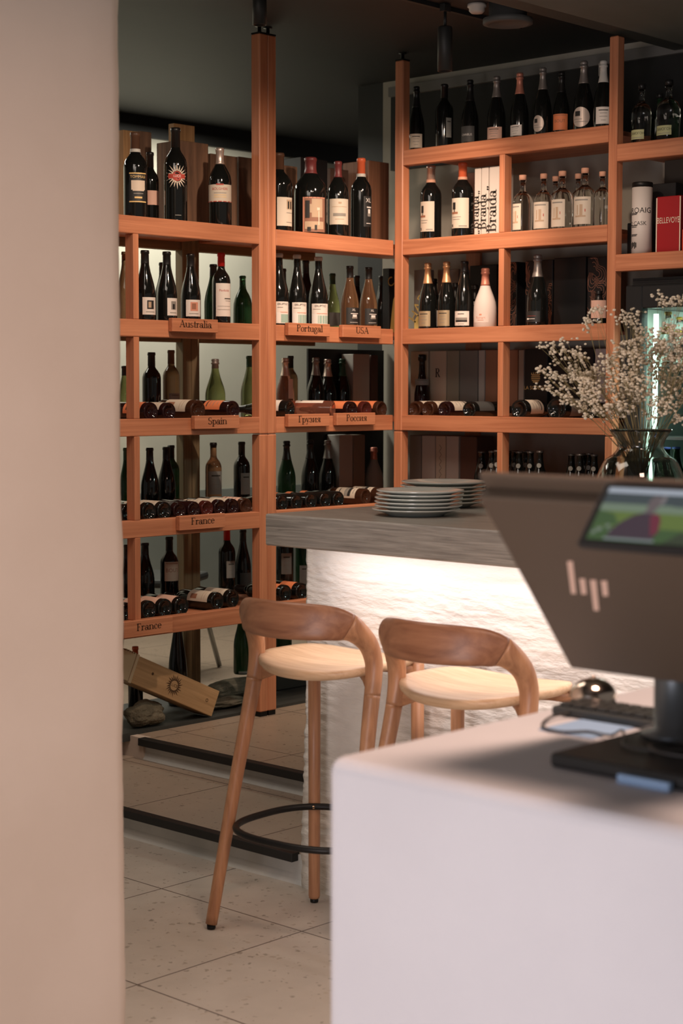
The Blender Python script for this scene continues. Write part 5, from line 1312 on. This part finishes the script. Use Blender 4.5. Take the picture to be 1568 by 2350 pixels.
mb.build('screen', SC, td)
MB().tube([tuple(MT @ Vector((.10, th*.5, -.012))), tuple(MT @ Vector((.10, th*.5, -.03))), tuple(scr(.18, .30, .007))], .012, 12).build('mount', DARK_P, td)
# keyboard resting on the base plate
kb = thing('keyboard', 'narrow black keyboard behind the till base at the counter edge', 'keyboard', (2.277, 1.43, ZTB))
MB().box(2.235, 2.318, 1.20, 1.636, ZTB, 1.0150, .003).build('keyboard_body', plain('kb_dark', (.040, .043, .042), .5), kb)
mb = MB()
for r in range(3):
    for c in range(18): mb.box(2.242+.0242*r, 2.262+.0242*r, 1.210+.0232*c, 1.230+.0232*c, 1.0147, 1.0210, .0015)
mb.build('keys', plain('kb_keys', (.030, .031, .030), .4), kb)
# call bell
bx_ = 2.364; by_ = y_at(1362, bx_, 1.02)
bell = thing('call_bell', 'chrome dome call bell behind the keyboard', 'bell', (bx_, by_, ZTB))
MB().lathe([(0, ZTB), (.036, ZTB), (.038, ZTB+.004), (.034, ZTB+.010), (0, ZTB+.010)], 40, Matrix.Translation((bx_, by_, 0))).build('bell_base', DARK_P, bell)
MB().lathe([(.0405, ZTB+.011)]+[(.040*cos(a), ZTB+.012+.031*sin(a)) for a in [pi/2*k/12 for k in range(12)]]+[(0, ZTB+.043)], 48, Matrix.Translation((bx_, by_, 0))).build('dome', plain('chrome', (.66, .54, .45), .14, 1), bell)
MB().lathe([(0, ZTB+.0435), (.004, ZTB+.0435), (.005, ZTB+.046), (0, ZTB+.048)], 16, Matrix.Translation((bx_, by_, 0))).build('plunger', plain('chrome', (.6, .5, .42), .12, 1), bell)
# papers and cable
bluep = plain('blue_paper', (.28, .42, .62), .7)
o = MB().box(2.12, 2.233, 1.475, 1.575, ZTB+.0002, ZTB+.0012).build('paper_sheet', bluep); tag(o, 'light blue paper sheet between keyboard and till base', 'paper')
o = MB().box(1.905, 1.915, 1.205, 1.285, ZTB+.0002, ZTB+.012).build('paper_slip', bluep); tag(o, 'light blue paper slip against the front of the black till base', 'paper')
cab = smooth([(2.2345, 1.60, 1.008), (2.19, 1.605, 1.006), (2.13, 1.575, 1.0045), (2.115, 1.53, 1.0045), (2.145, 1.50, 1.0045), (2.13, 1.45, 1.008), (2.105, 1.413, 1.0245), (2.07, 1.385, 1.0238), (2.02, 1.35, 1.0238), (2.02, 1.30, 1.0238), (2.07, 1.275, 1.0238), (2.09, 1.305, 1.0238), (2.06, 1.33, 1.0238), (2.00, 1.28, 1.0275), (2.03, 1.20, 1.0238), (2.10, 1.12, 1.0238)], 8)
o = MB().tube(cab, .0022, 8).build('keyboard_cable', plain('cable', (.04, .036, .033), .5)); tag(o, 'thin dark cable looping from the keyboard over the till base', 'cable')

# ------------------------------------------------------------------ ceiling fittings
MATTE = plain('fitting_black', (.016, .016, .016), .5)
def spot_lamp(x, y, r, L, lab, drop=.06):
    root = thing('track_spotlight', lab, 'lamp', (x, y, ZC), 'black cylinder spotlights')
    MB().box(x-.02, x+.02, y-.012, y+.012, ZC-.03, ZC-.0005, .002).build('adapter', MATTE, root)
    MB().lathe([(0, ZC-.0302), (.006, ZC-.0302), (.006, ZC-drop), (0, ZC-drop)], 12, Matrix.Translation((x, y, 0))).build('stem', MATTE, root)
    z1 = ZC-drop-.0003; M = Matrix.Translation((x, y, 0))
    MB().lathe([(0, z1), (r*.9, z1), (r, z1-.006), (r, z1-L), (r*.86, z1-L), (r*.84, z1-L+.03), (0, z1-L+.03)], 32, M).build('lamp_body', MATTE, root)
    return root
spot_lamp(5.10, 4.26, .028, .165, 'black cylinder spotlight hanging near the corner of the racks', .085)
s2x = 4.45; spot_lamp(s2x, y_at(596, s2x, 2.9), .026, .10, 'black cylinder spotlight in front of the double post', .03)
o = thing('light_track', 'thin black lighting track on the dark ceiling', 'track', (5.2, 4.3, ZC))
MB().box(3.4, 5.6, 4.278, 4.298, ZC-.016, ZC-.0005).build('track_bar', MATTE, o)
dt = thing('smoke_detector', 'white smoke detector on the black ceiling beside the round fitting', 'detector', (5.185, 4.175, ZC))
MB().lathe([(0, ZC-.0005), (.036, ZC-.0005), (.036, ZC-.012), (.030, ZC-.014), (.030, ZC-.026), (.022, ZC-.034), (0, ZC-.034)], 28, Matrix.Translation((5.185, 4.175, 0))).build('detector_body', plain('detector_white', (.62, .56, .50), .5), dt)
rf = thing('ceiling_speaker', 'round dark grey surface fitting on the ceiling', 'fitting', (5.24, 4.07, ZC))
MB().lathe([(0, ZC-.0005), (.072, ZC-.0005), (.072, ZC-.055), (.094, ZC-.062), (.094, ZC-.080), (.074, ZC-.084), (.066, ZC-.076), (0, ZC-.076)], 44, Matrix.Translation((5.24, 4.07, 0))).build('fitting_body', plain('fitting_grey', (.075, .075, .072), .6), rf)
sw = thing('junction_box', 'small white box fixed high behind the end post', 'box', (XW-.03, 3.99, 2.8))
MB().box(XW-.05, XW-.0305, y_at(1404, XW, 2.8), y_at(1388, XW, 2.8), z_at(176, XW, 4.25), z_at(145, XW, 4.25), .003).build('box_body', plain('box_white', (.5, .46, .42), .6), sw)

# ------------------------------------------------------------------ light
def area(name, loc, tgt, sx, sy, col, power, shape='RECTANGLE', spread=None):
    l = bpy.data.lights.new(name, 'AREA'); l.shape = shape; l.size = sx; l.size_y = sy; l.color = col; l.energy = power
    if spread: l.spread = spread
    o = bpy.data.objects.new(name, l); COL.objects.link(o); o.location = loc
    o.rotation_euler = (Vector(tgt)-Vector(loc)).to_track_quat('-Z', 'Y').to_euler(); return o
def spot(name, loc, tgt, col, power, ang, blend=.6, r=.03):
    l = bpy.data.lights.new(name, 'SPOT'); l.color = col; l.energy = power; l.spot_size = R_(ang); l.spot_blend = blend; l.shadow_soft_size = r
    o = bpy.data.objects.new(name, l); COL.objects.link(o); o.location = loc
    o.rotation_euler = (Vector(tgt)-Vector(loc)).to_track_quat('-Z', 'Y').to_euler(); return o
WARM = (1.0, .74, .56)
# strip under the bar top
l = area('bar_strip_light', (3.55, 2.2, 1.0625), (3.60, 2.2, 0), .012, 2.6, (1, .92, .97), 8)
l.rotation_euler = (0, R_(-8), 0)
# ceiling spotlights onto the racks
spot('rack_spot', (4.15, 3.85, 2.80), (4.75, 5.05, 1.55), WARM, 85, 84, .9)  # assumed lamp, placed from the shelf shadows, no fitting modelled here
spot('rack_spot', (5.10, 4.26, 2.68), (5.60, 4.95, 1.75), WARM, 60, 100, .9)
spot('rack_spot', (4.35, 3.55, 2.80), (5.69, 4.35, 1.7), WARM, 60, 76, .9)  # assumed lamp lighting the corner rack, no fitting modelled here
# added area fills near the camera for assumed daylight, no window is modelled
area('added_cool_fill', (-.9, 1.0, 1.0), (1.8, 1.0, .6), 1.4, 1.4, (.70, .76, 1.0), 24)  # added cool fill on the white counter front, source unseen
area('added_warm_fill', (-1.5, 1.1, .55), (1.4, 3.0, .2), 1.4, 1.4, (1.0, .85, .77), 80)  # added warm fill on the near plaster wall, no opening stands here
area('assumed_counter_lamp', (2.25, 1.25, 2.85), (2.2, 1.3, 1), .5, .5, (1, .68, .53), 33, spread=R_(150))  # assumed overhead source for the warm counter top, no lamp modelled
area('added_aisle_fill', (2.9, 3.7, 2.88), (3.3, 3.9, 0), 1.2, 1.2, (1, .86, .74), 26)  # added soft fill brightening floor and racks, no fitting hangs here
# room behind the racks and the fridge
area('assumed_back_room_light', (5.2, 6.6, 2.85), (5.2, 6.95, 0), 3.0, .5, (1.0, .95, .82), 62)  # assumed unseen source, added to light the wall behind the racks
area('fridge_light', (FX0+.12, 3.35, FZ1-.14), (FX0+.25, 3.35, 1), .1, .7, (.8, 1, .9), 30)
w = bpy.data.worlds.new('World'); scn.world = w; w.use_nodes = True
w.node_tree.nodes['Background'].inputs[0].default_value = (1.0, .93, .86, 1); w.node_tree.nodes['Background'].inputs[1].default_value = .17

# ------------------------------------------------------------------ camera
cam = bpy.data.cameras.new('Camera'); co = bpy.data.objects.new('Camera', cam); COL.objects.link(co)
co.matrix_world = Matrix(((CR.x, CU.x, -CF.x, 0), (CR.y, CU.y, -CF.y, 0), (CR.z, CU.z, -CF.z, EYE), (0, 0, 0, 1)))
cam.sensor_fit = 'VERTICAL'; cam.sensor_height = 36; cam.lens = FPX/IMH*36
cam.clip_start = .05; cam.clip_end = 60
cam.dof.use_dof = True; cam.dof.focus_distance = 6.0; cam.dof.aperture_fstop = 4.5
scn.camera = co
for r in bpy.data.objects:
    if '_loc' in r: del r['_loc']
scn.view_settings.view_transform = 'Standard'; scn.view_settings.look = 'None'; scn.view_settings.gamma = 1
scn.view_settings.use_curve_mapping = False; scn.view_settings.exposure = 0
scn.cycles.max_bounces = 10; scn.cycles.transmission_bounces = 8; scn.cycles.diffuse_bounces = 4; scn.cycles.glossy_bounces = 4
scn.cycles.use_denoising = True; scn.cycles.caustics_reflective = False; scn.cycles.caustics_refractive = False
scn.cycles.sample_clamp_indirect = 6
